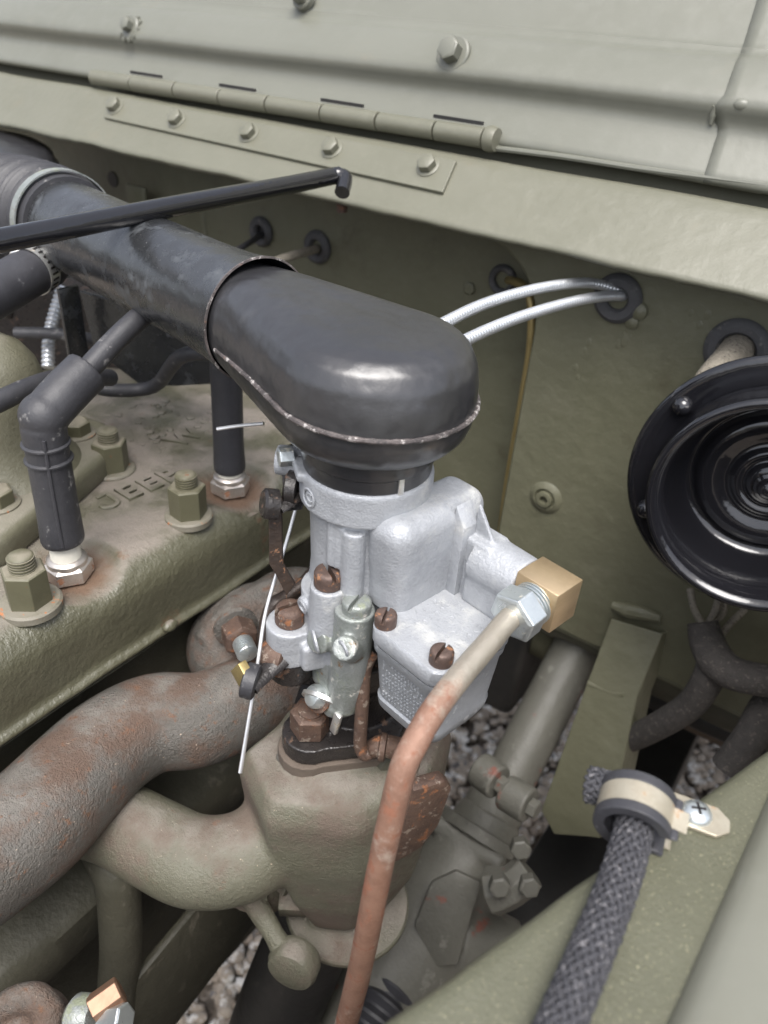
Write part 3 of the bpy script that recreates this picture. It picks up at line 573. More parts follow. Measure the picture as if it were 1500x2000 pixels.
obj('arm', B().tube([(-169.7,161.7,-387.3), (-160.0,160.0,-393.8), (-147.6,158.0,-401.3), (-140.8,156.9,-406.5)], [7, 6, 5.2, 6], 12, 4), 'exhaust', hv)
cwt = V((-133.2,157.3,-410.6)); cax = (V((-135.7,148.5,-407.0)) - V((-132.1,162.1,-414.4))).normalized()
obj('counterweight', B().lathe([(8, -8), (11.5, -6.5), (13.2, -3.5), (13.4, 3), (12, 6), (8, 7.6), (.2, 8)], cwt, (.25, -.9, .1), 30), 'exhaust', hv)
obj('shaft_end', B().lathe([(9, -4), (10, -3), (10, 4), (8, 5)], (-168.1,162.2,-389.7), (.5, -.8, .2), 22), 'exhaust', hv)
obj('spring', B().lathe([(13, -2), (14, -1), (14, 2), (12, 3)], (-161.8,169.7,-394.5), (.9, -.3, .15), 24), 'exhaust', hv)

# ------------------------------------------------------------------ carburetor (own frame: u right along the bowl, v to the rear)
CL = (-151.1, 219.5, -292.0); CR = math.radians(-11.5)
cb = thing('carburetor', 'grey cast zinc carburetor with square float bowl and slotted screws', 'carburetor', CL, CR, local=True)
body = B().lathe([(23, -222), (24, -214), (22, -205), (21.5, -196), (22, -180), (22.8, -166), (26.8, -164.5), (26.8, -151.5), (26, -150), (24.2, -150)], (0, 0, 0), (0, 0, 1), 48)
for a in (-76, -68, 24): # ribs
    t = math.radians(a); body.tube([(22.5 * math.cos(t), 22.5 * math.sin(t), -165), (22.5 * math.cos(t), 22.5 * math.sin(t), -187)], 2.0, 10, 1)
body.tube([(13.2, -17.2, -168), (13.2, -17.2, -205)], 5.0, 14, 1)
body.cyl((-22, -14, -156), (-31, -21, -156), 6.5, 6.2)
body.box((-14, -23, -152.2), (14, 4, 4), Matrix.Rotation(-.5, 3, 'Z'), .6)
obj('barrel', body, 'zinc', cb, fuse=.75, smooth=4)
obj('mark_ring', B().lathe([(3.6, 0), (4.2, .5), (3.6, .9), (3.0, .5)], (-3.0, -26.4, -158.2), (-.11, -1, 0), 24, closed=True), 'zinc', cb)
lettering('raised_letter', 'C', 5.4, .35, (-3.0, -26.6, -158.2), (1, -.11, 0), (0, 0, 1), 'zinc', cb)
# float bowl
def rrect(u0, u1, v0, v1, r, n=6):
    o = []
    for (cx, cy, a0) in ((u1 - r, v1 - r, 0), (u0 + r, v1 - r, 90), (u0 + r, v0 + r, 180), (u1 - r, v0 + r, 270)):
        for k in range(n + 1): a = math.radians(a0 + 90 * k / n); o.append((cx + r * math.cos(a), cy + r * math.sin(a)))
    return o
def loft(b, secs):
    R = [[b.bm.verts.new((p[0], p[1], z)) for p in pl] for pl, z in secs]; b.skin(R); return b
bw = loft(B(), [(rrect(40, 60, -12, 12, 6), -248.5), (rrect(35, 64, -17, 16, 7), -247), (rrect(32.6, 66, -20.2, 18.6, 7), -242), (rrect(32.2, 66.4, -20.6, 19, 7), -238), (rrect(33, 65.8, -19.8, 18.4, 6.5), -237), (rrect(31.8, 66.8, -21, 19.6, 6.5), -222), (rrect(31.2, 67.2, -21.8, 20.2, 6.5), -214), (rrect(30.4, 68, -22.8, 21, 6.5), -212), (rrect(30.2, 68.2, -23, 21.2, 6.5), -208.8)])
obj('float_bowl', bw, 'bowl', cb, 42)
obj('bowl_gasket', loft(B(), [(rrect(31, 67.4, -22.2, 20.4, 6), -209), (rrect(31, 67.4, -22.2, 20.4, 6), -207.4)]), 'blackiron', cb)
cv = loft(B(), [(rrect(30.2, 68.2, -23.2, 21.4, 6.5), -207.8), (rrect(29.8, 68.6, -23.6, 21.8, 6.5), -207), (rrect(29.8, 68.6, -23.6, 21.8, 6.5), -201), (rrect(30.6, 67.8, -22.8, 21, 6), -200)])
obj('bowl_cover', cv, 'zinc', cb, 40)
# lettering-like cast marks on the cover, too worn to read: rings and strokes
mk_ = B(); rn = random.Random(21)
for (r_, c0, cnt) in ((0, (38, -4), 5), (1, (43.5, -9), 7), (2, (49, -10), 7), (3, (55, -12), 7), (4, (61, -9), 6)):
    for k in range(cnt):
        c = (c0[0] + rn.uniform(-.6, .6), c0[1] + k * 3.6 + rn.uniform(-.3, .3), -199.95)
        if rn.random() < .35: mk_.lathe([(.8, -.1), (1.2, .06), (.95, .1), (.65, -.1)], c, (0, 0, 1), 12, closed=True)
        else: mk_.box(c, (rn.uniform(1.6, 2.8), .5, .3), Matrix.Rotation(rn.uniform(-.9, .9), 3, 'Z'))
o = obj('cast_marks', mk_, 'zinc', cb); o['kind'] = 'stuff'
mk_ = B()
for r_ in range(10):
    for k in range(13):
        if rn.random() < .12: continue
        u = 39 + k * 1.75 + rn.uniform(-.2, .2); z = -215 - r_ * 2.2 + rn.uniform(-.1, .1); f = (z + 214) / -24
        mk_.box((u, -21.75 + f * 1.9, z), (rn.uniform(.5, 1.3), .5, rn.uniform(.6, 1.4)))
o = obj('stamped_marks', mk_, 'bowl', cb); o['kind'] = 'stuff'
screw(cb, (35.2, -18.6, -200), (0, 0, 1), 4.4, 5.6, slot=.55); screw(cb, (63, -16.6, -200), (0, 0, 1), 4.6, 5.8, slot=.30)
# rounded tower on the cover
tsec = [(14, 35, -12.6, 36, 7.5, -202), (14, 35.2, -13.2, 36.4, 8, -190), (14, 35.6, -14.6, 37, 8, -178), (14, 35.8, -15.2, 37.4, 8, -170)]
for k in range(7):
    a = math.radians(k * 15); tsec.append((14 + 4 * (1 - math.cos(a)), 35.8 - 8 * (1 - math.cos(a)), -15.4 + 8 * (1 - math.cos(a)), 37.4 - 8 * (1 - math.cos(a)), max(1.0, 8 * math.cos(a)), -167 + 8.2 * math.sin(a)))
tw = loft(B(), [(rrect(a_, b_, c_, d_, r_), z_) for a_, b_, c_, d_, r_, z_ in tsec])
obj('pump_tower', tw, 'zinc', cb, fuse=.7, smooth=5)
ib = B().prism([(0, 0), (5.5, 0), (5.5, 34), (0, 42)], (34.6, 28, -201), (1, 0, 0), (0, 0, 1), 12.4, .5, 2)
obj('rib_plate', ib, 'zinc', cb, 30)
ib = B().box((45, 25.5, -187), (12.5, 13.5, 30), None, 1.4, 2)
ib.prism([(0, 0), (11, 0), (0, 15)], (39.6, 25, -173), (1, 0, 0), (0, 0, 1), 2.0)
ib.cyl((44, 25.5, -182.5), (66, 25.5, -182.5), 11, 10.6, 30); ib.box((54, 25.5, -193), (23, 19, 16), None, 2)
obj('inlet_boss', ib, 'zinc', cb, fuse=.7, smooth=4)
# lower casting: bosses, economiser column
lo = B().cyl((6, -23, -226), (6, -23, -196.5), 8.2, 7.6, 28)
lo.cyl((-1, -14, -238), (-1, -14, -205), 13, 14, 28)
lo.cyl((-10, -30, -241), (-10, -30, -223), 10.8, 10.6, 28); lo.box((-2, -22, -234), (22, 18, 14), Matrix.Rotation(-.4, 3, 'Z'), 2)
lo.box((6, -17, -226), (28, 18, 30), None, 4, 3); lo.cyl((-2, -18, -209), (-3, -29, -211), 4.4, 4.2, 20)
obj('lower_casting', lo, 'zinc', cb, fuse=.7, smooth=4)
l2_ = B().tube([(19, -20, -202), (18.5, -20, -225), (17.5, -20, -245), (16.5, -20.5, -259)], [8.2, 8.4, 8.6, 7], 26, 4)
l2_.cyl((6, -12, -226), (8.5,-31.0,-221.2), 7.6, 5.6, 26); l2_.box((8, -18, -244), (20, 16, 24), None, 4, 3)
l2_.cyl((19, -18, -226), (26.9,-32.0,-210.9), 6, 5.0, 22); l2_.ball((12, -20, -258), 10, (1, 1, 1), 2)
obj('metering_column', l2_, 'zincdark', cb, fuse=.7, smooth=4)
obj('plug', B().lathe([(5, -.5), (5.1, .4), (3.2, 1.1), (.1, 1.2)], (8.5,-31.0,-221.2), (-.45, -.8, -.2), 26), 'zinc', cb)
obj('plug', B().lathe([(3.4, -.2), (3.6, .7), (2.4, .9), (2.0, -.4), (.1, -.4)], (26.9,-32.0,-210.9), (-.2, -.95, -.2), 22), 'zinc', cb)
obj('plug', B().lathe([(3.2, -.2), (3.3, .6), (2.2, .7), (1.9, -.6), (.1, -.6)], (-3, -29, -211), (-.1, -.98, -.18), 20), 'zinc', cb)
screw(cb, (6, -23.2, -196), (0, 0, 1), 6, 7, slot=1.25); screw(cb, (20, -20, -202), (0, 0, 1), 6, 5, 'zincdark', slot=.35)
screw(cb, (-10, -30.2, -222.6), (0, 0, 1), 6.6, 7.2, 'rust', slot=-.25, dome=1.2)
# throttle body (black) and flange
tb = B().lathe([(24, -292), (24, -286), (20.5, -283), (20, -262), (24, -256), (24, -243)], (0, 2, 0), (0, 0, 1), 44)
tb.cyl((-10, -29.5, -253), (-10, -29.5, -241), 10.4, 10.4, 26); tb.box((-6, -15, -250), (18, 18, 13), None, 2); tb.cyl((-6, -10, -266), (-34, -24, -270), 6.5, 6.5, 20)
flp = []
for (cx, cy, r, a0, a1) in ((2, -27, 13.5, 190, 350), (24, 0, 8, -40, 40), (2, 34, 13, 10, 170), (-24, 0, 8, 140, 220)):
    for k in range(9): a = math.radians(a0 + (a1 - a0) * k / 8); flp.append((cx + r * math.cos(a), cy + r * math.sin(a)))
tb.prism(flp, (0, 0, -292), (1, 0, 0), (0, 1, 0), 9)
tb.prism([(0, 0), (18, 0), (0, 16)], (6, -22, -284), (0, 1, 0), (0, 0, 1), 4)
obj('throttle_body', tb, 'blackiron', cb, fuse=.8, smooth=3)
obj('base_gasket', B().prism([(x * 1.06, y * 1.06) for x, y in flp], (0, 0, -299), (1, 0, 0), (0, 1, 0), 6.6), 'gasket', cb, 40, bev=.8)
nn = obj('flange_nut', B().hexa((1.5, -27, -282.6), (0, 0, 1), 16.8, 12, .35, .1), 'rust', cb, 28, bev=.5)
obj('stud_end', B().lathe([(6, 0), (5.8, 1.2), (4.6, 1.6), (.1, 1.8)], (1.5, -27, -271.0), (0, 0, 1), 24), 'rust', nn)
obj('idle_screw', B().lathe([(4.5, -6), (5.4, -5), (5.4, 1), (4.4, 2.6), (2.4, 3.2), (.1, 3.4)], (8.0,-30.0,-254.4), (-.2, -.85, .5), 28), 'plated', cb)
obj('idle_ring', B().lathe([(5.4, -4), (7.2, -3.4), (7.2, -2.4), (5.4, -2)], (8.0,-30.0,-254.4), (-.2, -.85, .5), 28), 'rust', cb)
obj('blanking_disc', B().lathe([(10, 0), (10, 1.8), (8, 2.2), (.1, 2.2)], (9, -26, -258), (.35, -.8, -.5), 28), 'clampsteel', cb)
obj('edge_clip', B().box((19, -27, -264), (4, 2.5, 14), Matrix.Rotation(.2, 3, 'Y'), .8), 'clampsteel', cb)
# choke linkage
obj('choke_lever', plate([(-35.1,-14.4,-157.3), (-35.0,-12.6,-153.7), (-33.1,-9.9,-152.7), (-29.4,-10.0,-154.9), (-24.3,-13.4,-162.3), (-19.2,-14.2,-166.9), (-17.9,-17.7,-174.1), (-24.0,-22.5,-176.4), (-26.0,-22.8,-174.6), (-26.9,-20.4,-170.9), (-31.7,-17.5,-164.4)], (1.2, -1.6, .2)), 'blackiron', cb, 30, bev=.4)
obj('lever_pivot', B().lathe([(7.5, 0), (7.5, 4), (6, 5), (.1, 5.4)], (-17.3,-20.9,-163.5), (-.75, -.6, 0), 26), 'blackiron', cb)
obj('lever_tab', B().tube([(-18.0,-20.9,-166.3), (-16.8,-26.9,-167.0), (-17.0,-31.3,-167.9)], 4.2, 8, 4, squash=.5), 'blackiron', cb, 40)
obj('choke_screw', B().hexa((-21.7,-20.2,-150.5), (-.4, -.9, 0), 7, 6), 'plated', cb, 28, bev=.3)
obj('link_boss', B().lathe([(6.2, 0), (6.2, 5), (5, 6), (.1, 6.2)], (-19.0,-30.1,-168.1), (-.4, -.85, .2), 24), 'blackiron', cb)
obj('link_strap', plate([(-25.0,-29.5,-168.3), (-21.3,-25.5,-167.9), (-19.0,-27.1,-183.1), (-16.8,-28.5,-196.3), (-13.9,-24.2,-207.5), (-14.2,-28.4,-211.8), (-18.2,-31.2,-201.3), (-19.9,-33.1,-196.1), (-22.1,-31.5,-182.9)], (1.0, -1.4, .3)), 'browniron', cb, 30, bev=.35)
obj('choke_rod', B().tube([(-23.5,-3.0,-214.2), (-22.7,-13.8,-219.6), (-23.7,-22.8,-223.0), (-24.3,-28.0,-224.3), (-23.7,-31.9,-229.2), (-20.8,-35.8,-238.6), (-16.8,-37.7,-246.8)], 3.4, 12, 6), 'browniron', cb)
# throttle shaft and lever at the lower left
obj('shaft_bush', B().lathe([(6, 0), (8, 1), (8, 8), (6.5, 11)], (-5.6,-35.4,-239.8), (-.85, -.5, 0), 24), 'rust', cb)
obj('throttle_lever', B().tube([(-7.1,-38.3,-237.7), (-6.1,-45.9,-239.8), (-4.7,-52.1,-240.8), (-4.2,-55.7,-241.6)], [6, 5, 4.6, 5], 10, 4, squash=.55), 'blackiron', cb, 40)
obj('lever_eye', B().lathe([(6.5, -3), (7.5, -2.4), (7.5, 2.4), (6.5, 3), (3, 3)], (-4.5,-55.1,-238.7), (-.75, -.6, .15), 24), 'rubbergrey', cb)
obj('brass_trunnion', B().box((-7.1,-56.8,-236.0), (9, 4, 11), Matrix.Rotation(.6, 3, 'Y'), .5), 'brassdull', cb)
obj('balance_tube', B().tube([(25.1,-15.0,-226.3), (24.2,-17.0,-234.6), (26.3,-19.0,-249.9), (27.5,-20.0,-267.5), (28.2,-20.0,-276.3), (30.2,-19.0,-280.7), (31.3,-17.0,-279.8)], 3.0, 14, 6), 'rust', cb)
obj('tube_fitting', B().tube([(28.7,-15.0,-282.5), (32.5,-11.0,-278.5), (36.7,-5.0,-281.4)], [4, 5, 5.5], 12, 4), 'rust', cb)
obj('fitting_ring', B().lathe([(5, 0), (6.4, .6), (6.4, 3), (5, 3.6)], (31.9,-12.0,-279.0), (.75, .6, 0), 20), 'rust', cb)

# ------------------------------------------------------------------ air elbow over the carburetor, and the tube
ae = thing('air_elbow', 'satin black pressed steel air elbow with welded seam on top of the carburetor', 'air elbow', (CL[0], CL[1], -138), CR, local=True)
el = B().lathe([(26.4, -140), (29, -138.6), (33.6, -136.2), (37.2, -132), (38.9, -126.5), (39.2, -120), (39.0, -113), (37.6, -106), (34.6, -100.5), (30.6, -97.4), (25, -95.8), (10, -95.2)], (-1.5, 2, 0), (0, 0, 1), 60)
el.lathe([(22.2, 0), (22.2, 6)], (-86, 0, -114.5), (1, 0, 0), 40)
for uu_, w_, zt, zb in ((-58, 25.5, -92.5, -137), (-40, 29, -93, -136.5)):
    for k in range(40):
        a = 2 * math.pi * k / 40; ca, sa = math.cos(a), math.sin(a); pw_ = .62 if sa > 0 else .9
        el.bm.verts.new((uu_, math.copysign(abs(ca) ** pw_, ca) * w_, (zt + zb) / 2 + math.copysign(abs(sa) ** pw_, sa) * (zt - zb) / 2))
el.hull()
obj('shell', el, 'blackpaint', ae, fuse=1.1, smooth=10)
sm_ = []
tang = math.atan2(39.5 - 22.6, 79)
for k in range(0, 9): f = k / 8; sm_.append((-66 + f * (66 - 1 - 39.5 * math.sin(tang)), -(22.8 + (f * (66) / 79 + 13 / 79) * (39.5 * math.cos(tang) - 22.6)) + 1.8 * f, -120 + 1.2 * math.sin(f * 3)))
for k in range(1, 24):
    a = -math.pi / 2 - tang + (math.pi + 2 * tang) * k / 24; sm_.append((-1.5 + 39.6 * math.cos(a), 2 + 39.6 * math.sin(a), -120 + (-1.6 * math.sin(math.pi * k / 24))))
obj('seam_bead', B().tube(sm_, 1.0, 8, 3, rfun=lambda i, q: q * (1 + .35 * noise.noise((i * .7, 0, 0)))), 'seam', ae)
obj('collar', B().lathe([(24.4, -150.6), (25.4, -150.2), (25.6, -149), (25.6, -144.5), (26.6, -143.6), (26.8, -142), (26.6, -138)], (0, 0, 0), (0, 0, 1), 60), 'blackpaint', ae)
t_ = math.radians(-14)
obj('clamp_strip', B().box((25.9 * math.cos(t_), 25.9 * math.sin(t_), -146.6), (1.0, 2.4, 8), Matrix.Rotation(t_, 3, 'Z'), .3), 'clampsteel', ae)
t_ = math.radians(212)
obj('clamp_strip', B().box((25.9 * math.cos(t_), 25.9 * math.sin(t_), -146.6), (1.0, 2.0, 8), Matrix.Rotation(t_, 3, 'Z'), .3), 'clampsteel', ae)
at = thing('air_tube', 'black steel air tube running from the elbow across the engine', 'tube', (CL[0], CL[1], -139), CR, local=True)
obj('tube', B().lathe([(24.2, -262), (24.2, -110), (24.8, -90), (26.2, -75), (26.9, -71.5), (26.3, -71.3), (25.4, -78), (24.6, -84)], (0, 0, -114.5), (1, 0, 0), 56, caps=False), 'blacktube', at, 40)
obj('torn_rim', B().lathe([(26.2, -71.7), (27.0, -71.6), (27.0, -71.1), (26.2, -70.9)], (0, 0, -114.5), (1, 0, 0), 56, closed=True), 'seam', at)

rh = thing('ribbed_hose', 'grey black ribbed rubber hose on the far end of the air tube', 'hose', (-420, 275, -140))
x_, y_ = math.cos(CR), math.sin(CR)
def cw_(u, v, z): return Vector((CL[0] + u * x_ - v * y_, CL[1] + u * y_ + v * x_, z))
hl = [cw_(-250, 0, -114.5), cw_(-268, 0, -114.8), cw_(-300, -3, -117), cw_(-335, -9, -121), cw_(-370, -17, -127), cw_(-400, -28, -134)]
obj('hose', B().tube(hl, [26.5, 28.5, 30, 30.5, 30.5, 30.5], 36, 40, step=1.3, rfun=lambda i, q: q + (2.3 * math.sin(i * 2 * math.pi / 5.5) if i > 11 else 0)), 'rubbergrey', rh, 80)
hc = obj('hose_clamp', B().lathe([(28.4, -3), (29.2, -3), (29.2, 3), (28.4, 3)], cw_(-258, 0, -114.5), cw_(1, 0, 0) - cw_(0, 0, 0), 48, closed=True), 'zincdark', rh)
br = thing('breather_hose', 'short black rubber hose clamped to the side of the air tube', 'hose', (-385.5,215.3,-134.2))
ha_ = [cw_(-256, -16, -122), (-402.6,255.0,-132.8), (-395.8,236.7,-134.6), (-389.8,217.3,-137.2), (-381.4,192.2,-139.9)]
obj('hose', B().tube(ha_, [12, 12.5, 12.5, 12.5, 12.5], 28, 6), 'rubber', br)
c0_, c1_ = V((-399.9,247.9,-133.1)), V((-396.5,237.8,-134.4)); hc = obj('hose_clamp', B().lathe([(13, 0), (13.5, 0), (13.5, 8), (13, 8)], c0_, c1_ - c0_, 40, closed=True), 'clampsteel', br)
x, y, ax = frame(c1_ - c0_)
for k in range(26):
    a = 2 * math.pi * k / 26; dr = x * math.cos(a) + y * math.sin(a)
    obj('notch', B().box(c0_ + ax * 4 + dr * 13.5, (4.6, 1.2, .5), Matrix((ax, ax.cross(dr) * -1, dr)).transposed()), 'blackiron', hc)
obj('clamp_screw', B().cyl((-400.0,240.6,-126.0), (-405.3,238.4,-124.5), 4, 4, 14), 'clampsteel', br)
ac = thing('air_cleaner', 'black air cleaner canister top behind the ribbed hose', 'air cleaner', (-806.3,470.0,-164.2))
obj('canister', B().lathe([(66, -130), (66, -12), (64, -4), (58, 0), (20, 3), (.1, 4)], (-678.7,376.6,-121.5), (.1, -.1, 1), 48), 'blackpaint', ac, 50)
obj('rim_bead', B().lathe([(66, -2), (68.5, 0), (68.5, 3), (66, 5)], V((-678.7,376.6,-121.5)) + Vector((0, 0, -16)), (.1, -.1, 1), 48, closed=True), 'blackpaint', ac)
obj('clip', B().box((-596.4,408.2,-130.9), (12, 6, 5), bev=1), 'clampsteel', ac)

# ------------------------------------------------------------------ fuel pipe with its fittings
fpipe = thing('fuel_pipe', 'rusty copper coloured fuel pipe with zinc nut and square brass elbow', 'pipe', (-66.2,113.2,-297.7))
pc = cw_
e0 = pc(66, 25, -181.5)
d_u = (cw_(1, 0, 0) - cw_(0, 0, 0)).normalized(); d_v = (cw_(0, 1, 0) - cw_(0, 0, 0)).normalized()
rotc = Matrix.Rotation(CR, 3, 'Z')
bl = B().prism([(-8, -9), (8, -9), (8, 9), (-8, 9)], e0 + d_v * .5 + Vector((0, 0, 0)), d_v, (0, 0, 1), 19, .7, 2)
obj('brass_elbow', bl, 'brass', fpipe, 30)
nc = e0 + d_u * 9.5 - d_v * 8
obj('thread', thread(nc + d_v * 2, -d_v + Vector((0, 0, -.12)), 8.4, 8, 1.4), 'plated', fpipe)
obj('flare_nut', B().hexa(nc - d_v * 4, -d_v + Vector((0, 0, -.12)), 18, 9, .3, .1), 'plated', fpipe, 28, bev=.6)
ps = nc - d_v * 11
obj('pipe', B().tube([ps + d_v * 3, ps, (-76.6,204.2,-182.3), (-76.3,192.7,-182.6), (-76.3,178.2,-183.1), (-75.9,163.8,-183.7), (-75.4,152.9,-185.4), (-74.9,144.5,-189.3), (-74.7,138.6,-195.3), (-73.7,132.8,-212.9), (-73.0,128.2,-234.0), (-72.1,123.8,-257.0), (-71.9,119.9,-284.2), (-72.4,115.2,-313.8), (-72.8,108.0,-346.7)], [4.2, 4.25, 4.3, 4.3, 4.3, 4.3, 4.2], 24, 6, rfun=lambda i, q: q * (1 + .02 * noise.noise((i * .35, 2, 0)))), 'copper', fpipe)

# ------------------------------------------------------------------ wires and cables
solo('choke_wire', B().tube([(-184.8,217.3,-181.5), (-182.1,205.5,-199.0), (-177.3,188.2,-219.9), (-169.6,174.5,-234.9), (-163.5,163.2,-249.2), (-155.6,147.7,-270.3)], [.85, .85, .85, .85, .9, .95], 10, 5), 'wire', 'thin bright straight wire hanging beside the carburetor', 'wire')
solo('wire_tail', B().tube([(-235.4,219.8,-165.4), (-226.8,224.6,-162.6), (-214.7,228.5,-158.6)], .9, 8, 3), 'wire', 'short cut end of bright wire beside the straight plug boot', 'wire')
def spiral(name, pts, r, label):
    return solo(name, B().tube(pts, r, 14, 10, step=.75, rfun=lambda i, q: q * (1.04 if i % 3 else .90)), 'cable', label, 'cable', 'spiral control cables')
spiral('control_cable', [(-180.6,273.7,-128.6), (-181.1,313.0,-126.8), (-178.7,358.8,-124.6), (-168.8,405.4,-123.9), (-157.6,445.7,-127.0), (-144.4,462.0,-131.3), (-139.5,480.0,-135.9)], 3.0, 'upper silver spiral cable curving into the firewall grommet')
spiral('control_cable', [(-169.4,274.7,-136.5), (-169.3,316.1,-132.7), (-164.7,362.9,-131.0), (-156.3,408.2,-130.8), (-148.1,441.0,-131.9), (-140.2,462.0,-134.0), (-135.9,480.0,-137.5)], 3.0, 'lower silver spiral cable curving into the firewall grommet')
bpz = solo('brass_pipe', B().tube([(-244.8,515.0,-159.3), (-230.0,496.0,-152.1), (-212.1,480.0,-149.6), (-201.9,472.0,-158.5), (-196.7,470.0,-184.9), (-195.0,468.0,-217.5), (-194.8,468.0,-253.5), (-194.3,468.0,-292.1), (-192.2,468.0,-342.7)], 3.0, 14, 6), 'brassdull', 'dull brass pipe running down the firewall step', 'pipe')
solo('firewall_wire', B().tube([(-476.4,508.0,-169.9), (-462.5,490.0,-166.9), (-444.2,450.0,-166.1), (-441.6,425.0,-170.2)], 2.6, 10, 5), 'rubber', 'thin black wire entering the firewall grommet above the air tube', 'wire')
solo('firewall_wire', B().tube([(-412.7,508.0,-169.0), (-403.3,490.0,-165.7), (-398.0,458.0,-163.8), (-402.7,440.0,-167.3), (-405.0,420.0,-175.4)], 3.4, 10, 5), 'loompale', 'pale cloth wire curving from the firewall grommet beside the black one', 'wire')

# ------------------------------------------------------------------ horn
hnr = thing('horn', 'gloss black round horn with flared bell mounted on the firewall', 'horn', (-0.9,400.0,-261.4))
hax = Vector((.13, -.985, .06)).normalized(); hc0 = V((-23.2,392.0,-190.3))
obj('flange', B().lathe([(54, -5.8), (60, -5), (67, -3), (69.5, -.5), (69.5, 1.5), (67.5, 3), (64, 2.6), (56, 2.2), (54, 1.2), (54, -5)], hc0, hax, 96, closed=True), 'gloss', hnr, 60)
bell = [(55, 1.5), (55.5, 5), (55, 11), (54.2, 17), (54.4, 21), (55.6, 24), (55.4, 26.2), (53.6, 27.4), (51.5, 26.6), (49.5, 23), (47.8, 17), (46.8, 10), (46, 2), (45, -6), (43, -11), (40, -13.8), (38, -13.8), (36.6, -12), (35, -9.6), (32, -8.4), (28, -8.6), (24.5, -9.6), (22.5, -10.8), (20.5, -11), (19, -10), (17.6, -8.2), (16, -7.6), (14.5, -8.4), (13, -9.4), (11.6, -8.4), (10.4, -6.4), (8.6, -5.6), (7.5, -5.4)]
obj('bell', B().lathe(bell, hc0, hax, 96, caps=False), 'gloss', hnr, 75)
obj('centre_nut', B().lathe([(7.6, -8), (7.6, -3), (6, -2), (5, .5), (3, 2.4), (.1, 2.9)], hc0, hax, 28), 'gloss', hnr)
obj('back_can', B().lathe([(.2, -34), (44, -34), (48, -30), (52, -22), (56, -5)], hc0, hax, 48, caps=False), 'gloss', hnr)
x, y, a = frame(hax)
for k in range(6):
    t = math.radians(148 + k * 60); obj('rivet', B().lathe([(5.2, 0), (5, 2), (3.8, 4.2), (2, 5.2), (.1, 5.5)], hc0 + (x * math.cos(t) + y * math.sin(t)) * 61 + hax * 2.2, hax, 22), 'gloss', hnr)
for k in range(3):
    t = math.radians(97 + k * 120); d = x * math.cos(t) + y * math.sin(t); obj('drain_slot', B().box(hc0 + d * 55.3 + hax * 15, (1.6, 1.6, 5), Matrix((x, y, a)).transposed()), 'blackiron', hnr)

# ------------------------------------------------------------------ wiring looms by the horn
lm = thing('wiring_loom', 'dusty braided wiring loom forking below the horn', 'loom', (-20.8,440.0,-351.2))
obj('branch', B().tube([(-32.5,424.3,-304.9), (-26.3,419.5,-312.7), (-16.3,410.9,-317.5), (-3.0,405.7,-317.0), (18.0,408.9,-312.0), (37.8,417.0,-308.8)], [9, 10.5, 11, 10, 9.5, 9.5], 20, 6), 'loomdull', lm)
obj('branch', B().tube([(-20.1,417.9,-316.4), (-17.1,413.0,-332.5), (-20.6,416.0,-362.4), (-33.9,423.0,-397.3), (-52.3,436.2,-438.4), (-78.1,452.4,-487.6)], [9, 9.5, 9.2, 9.2, 9.4, 9.6], 20, 6), 'loomdull', lm)
for pts in ([(-31.2,423.8,-306.7), (-39.7,426.5,-299.9), (-46.8,433.8,-291.8)], [(-29.7,424.9,-306.6), (-28.9,435.0,-301.6), (-30.6,445.1,-294.4)], [(-20.2,425.4,-317.6), (-19.2,437.2,-310.4), (-14.3,452.1,-302.7)], [(-28.7,427.4,-307.8), (-24.8,440.5,-305.1), (-26.9,447.4,-298.1)]):
    obj('wire', B().tube(pts, 2.2, 8, 5), 'loompale', lm)
solo('cloth_conduit', B().tube([(-71.1,486.0,-152.8), (-69.3,462.0,-148.2), (-69.5,448.0,-150.6), (-71.3,430.0,-156.2), (-72.7,420.0,-165.5)], 9.6, 20, 6, step=1.2, rfun=lambda i, q: q * (1.0 if i % 3 else .965)), 'loompale', 'pale woven conduit passing through the firewall grommet above the horn', 'conduit')

# ------------------------------------------------------------------ steering column, gear and brace
sc = thing('steering_column', 'grey painted steering column tube sloping down to the steering box', 'steering column', (-120, 400, -520))
s0, s1_ = V((-122, 560, -480)), V((-122, 382, -512)); s0 = V((-120, 540, -403)); s1_ = V((-120, 372, -519)); ax = (s1_ - s0).normalized()
obj('tube', B().cyl(s0, s1_, 20, 20, 36), 'gear', sc)
obj('clamp_collar', B().lathe([(21, -34), (23.5, -32), (23.5, 0), (21, 3)], s1_, ax, 36), 'gear', sc)
for d in (-26, -6):
    c = s1_ + ax * d + Vector((-14, 0, -22)) + Vector((14, -20, 14)); 
for p, q in (((-122.0,332.5,-422.7), (-104.6,328.4,-420.4)), ((-100.8,330.9,-427.7), (-81.4,328.6,-424.9))):
    b = obj('clamp_lug', B().cyl(p, q, 12, 12, 22), 'gear', sc, 30, bev=2); v = V(q); d = (V(q) - V(p)).normalized()
    obj('bolt', B().hexa(v, d, 11, 6), 'gear', b, 28, bev=.5)
sg = thing('steering_box', 'grey painted steering gear housing with rust chips below the column', 'steering box', (-120, 300, -600))
gb = B().tube([s1_ + ax * -4, s1_ + ax * 26], [25, 30], 28, 1); gb.tube([(-122, 350, -534), (-124, 305, -566), (-128, 262, -596), (-132, 225, -625)], [32, 44, 46, 34], 28, 5)
gb.box((-122, 352, -532), (64, 14, 62), Matrix.Rotation(math.radians(34), 3, 'X'), 4); gb.tube([(-100, 300, -560), (-62, 318, -566)], [28, 22], 22, 1)
gb.cyl((-150, 290, -560), (-178, 280, -560), 34, 28)
obj('housing', gb, 'gear', sg, fuse=2.2, smooth=7)
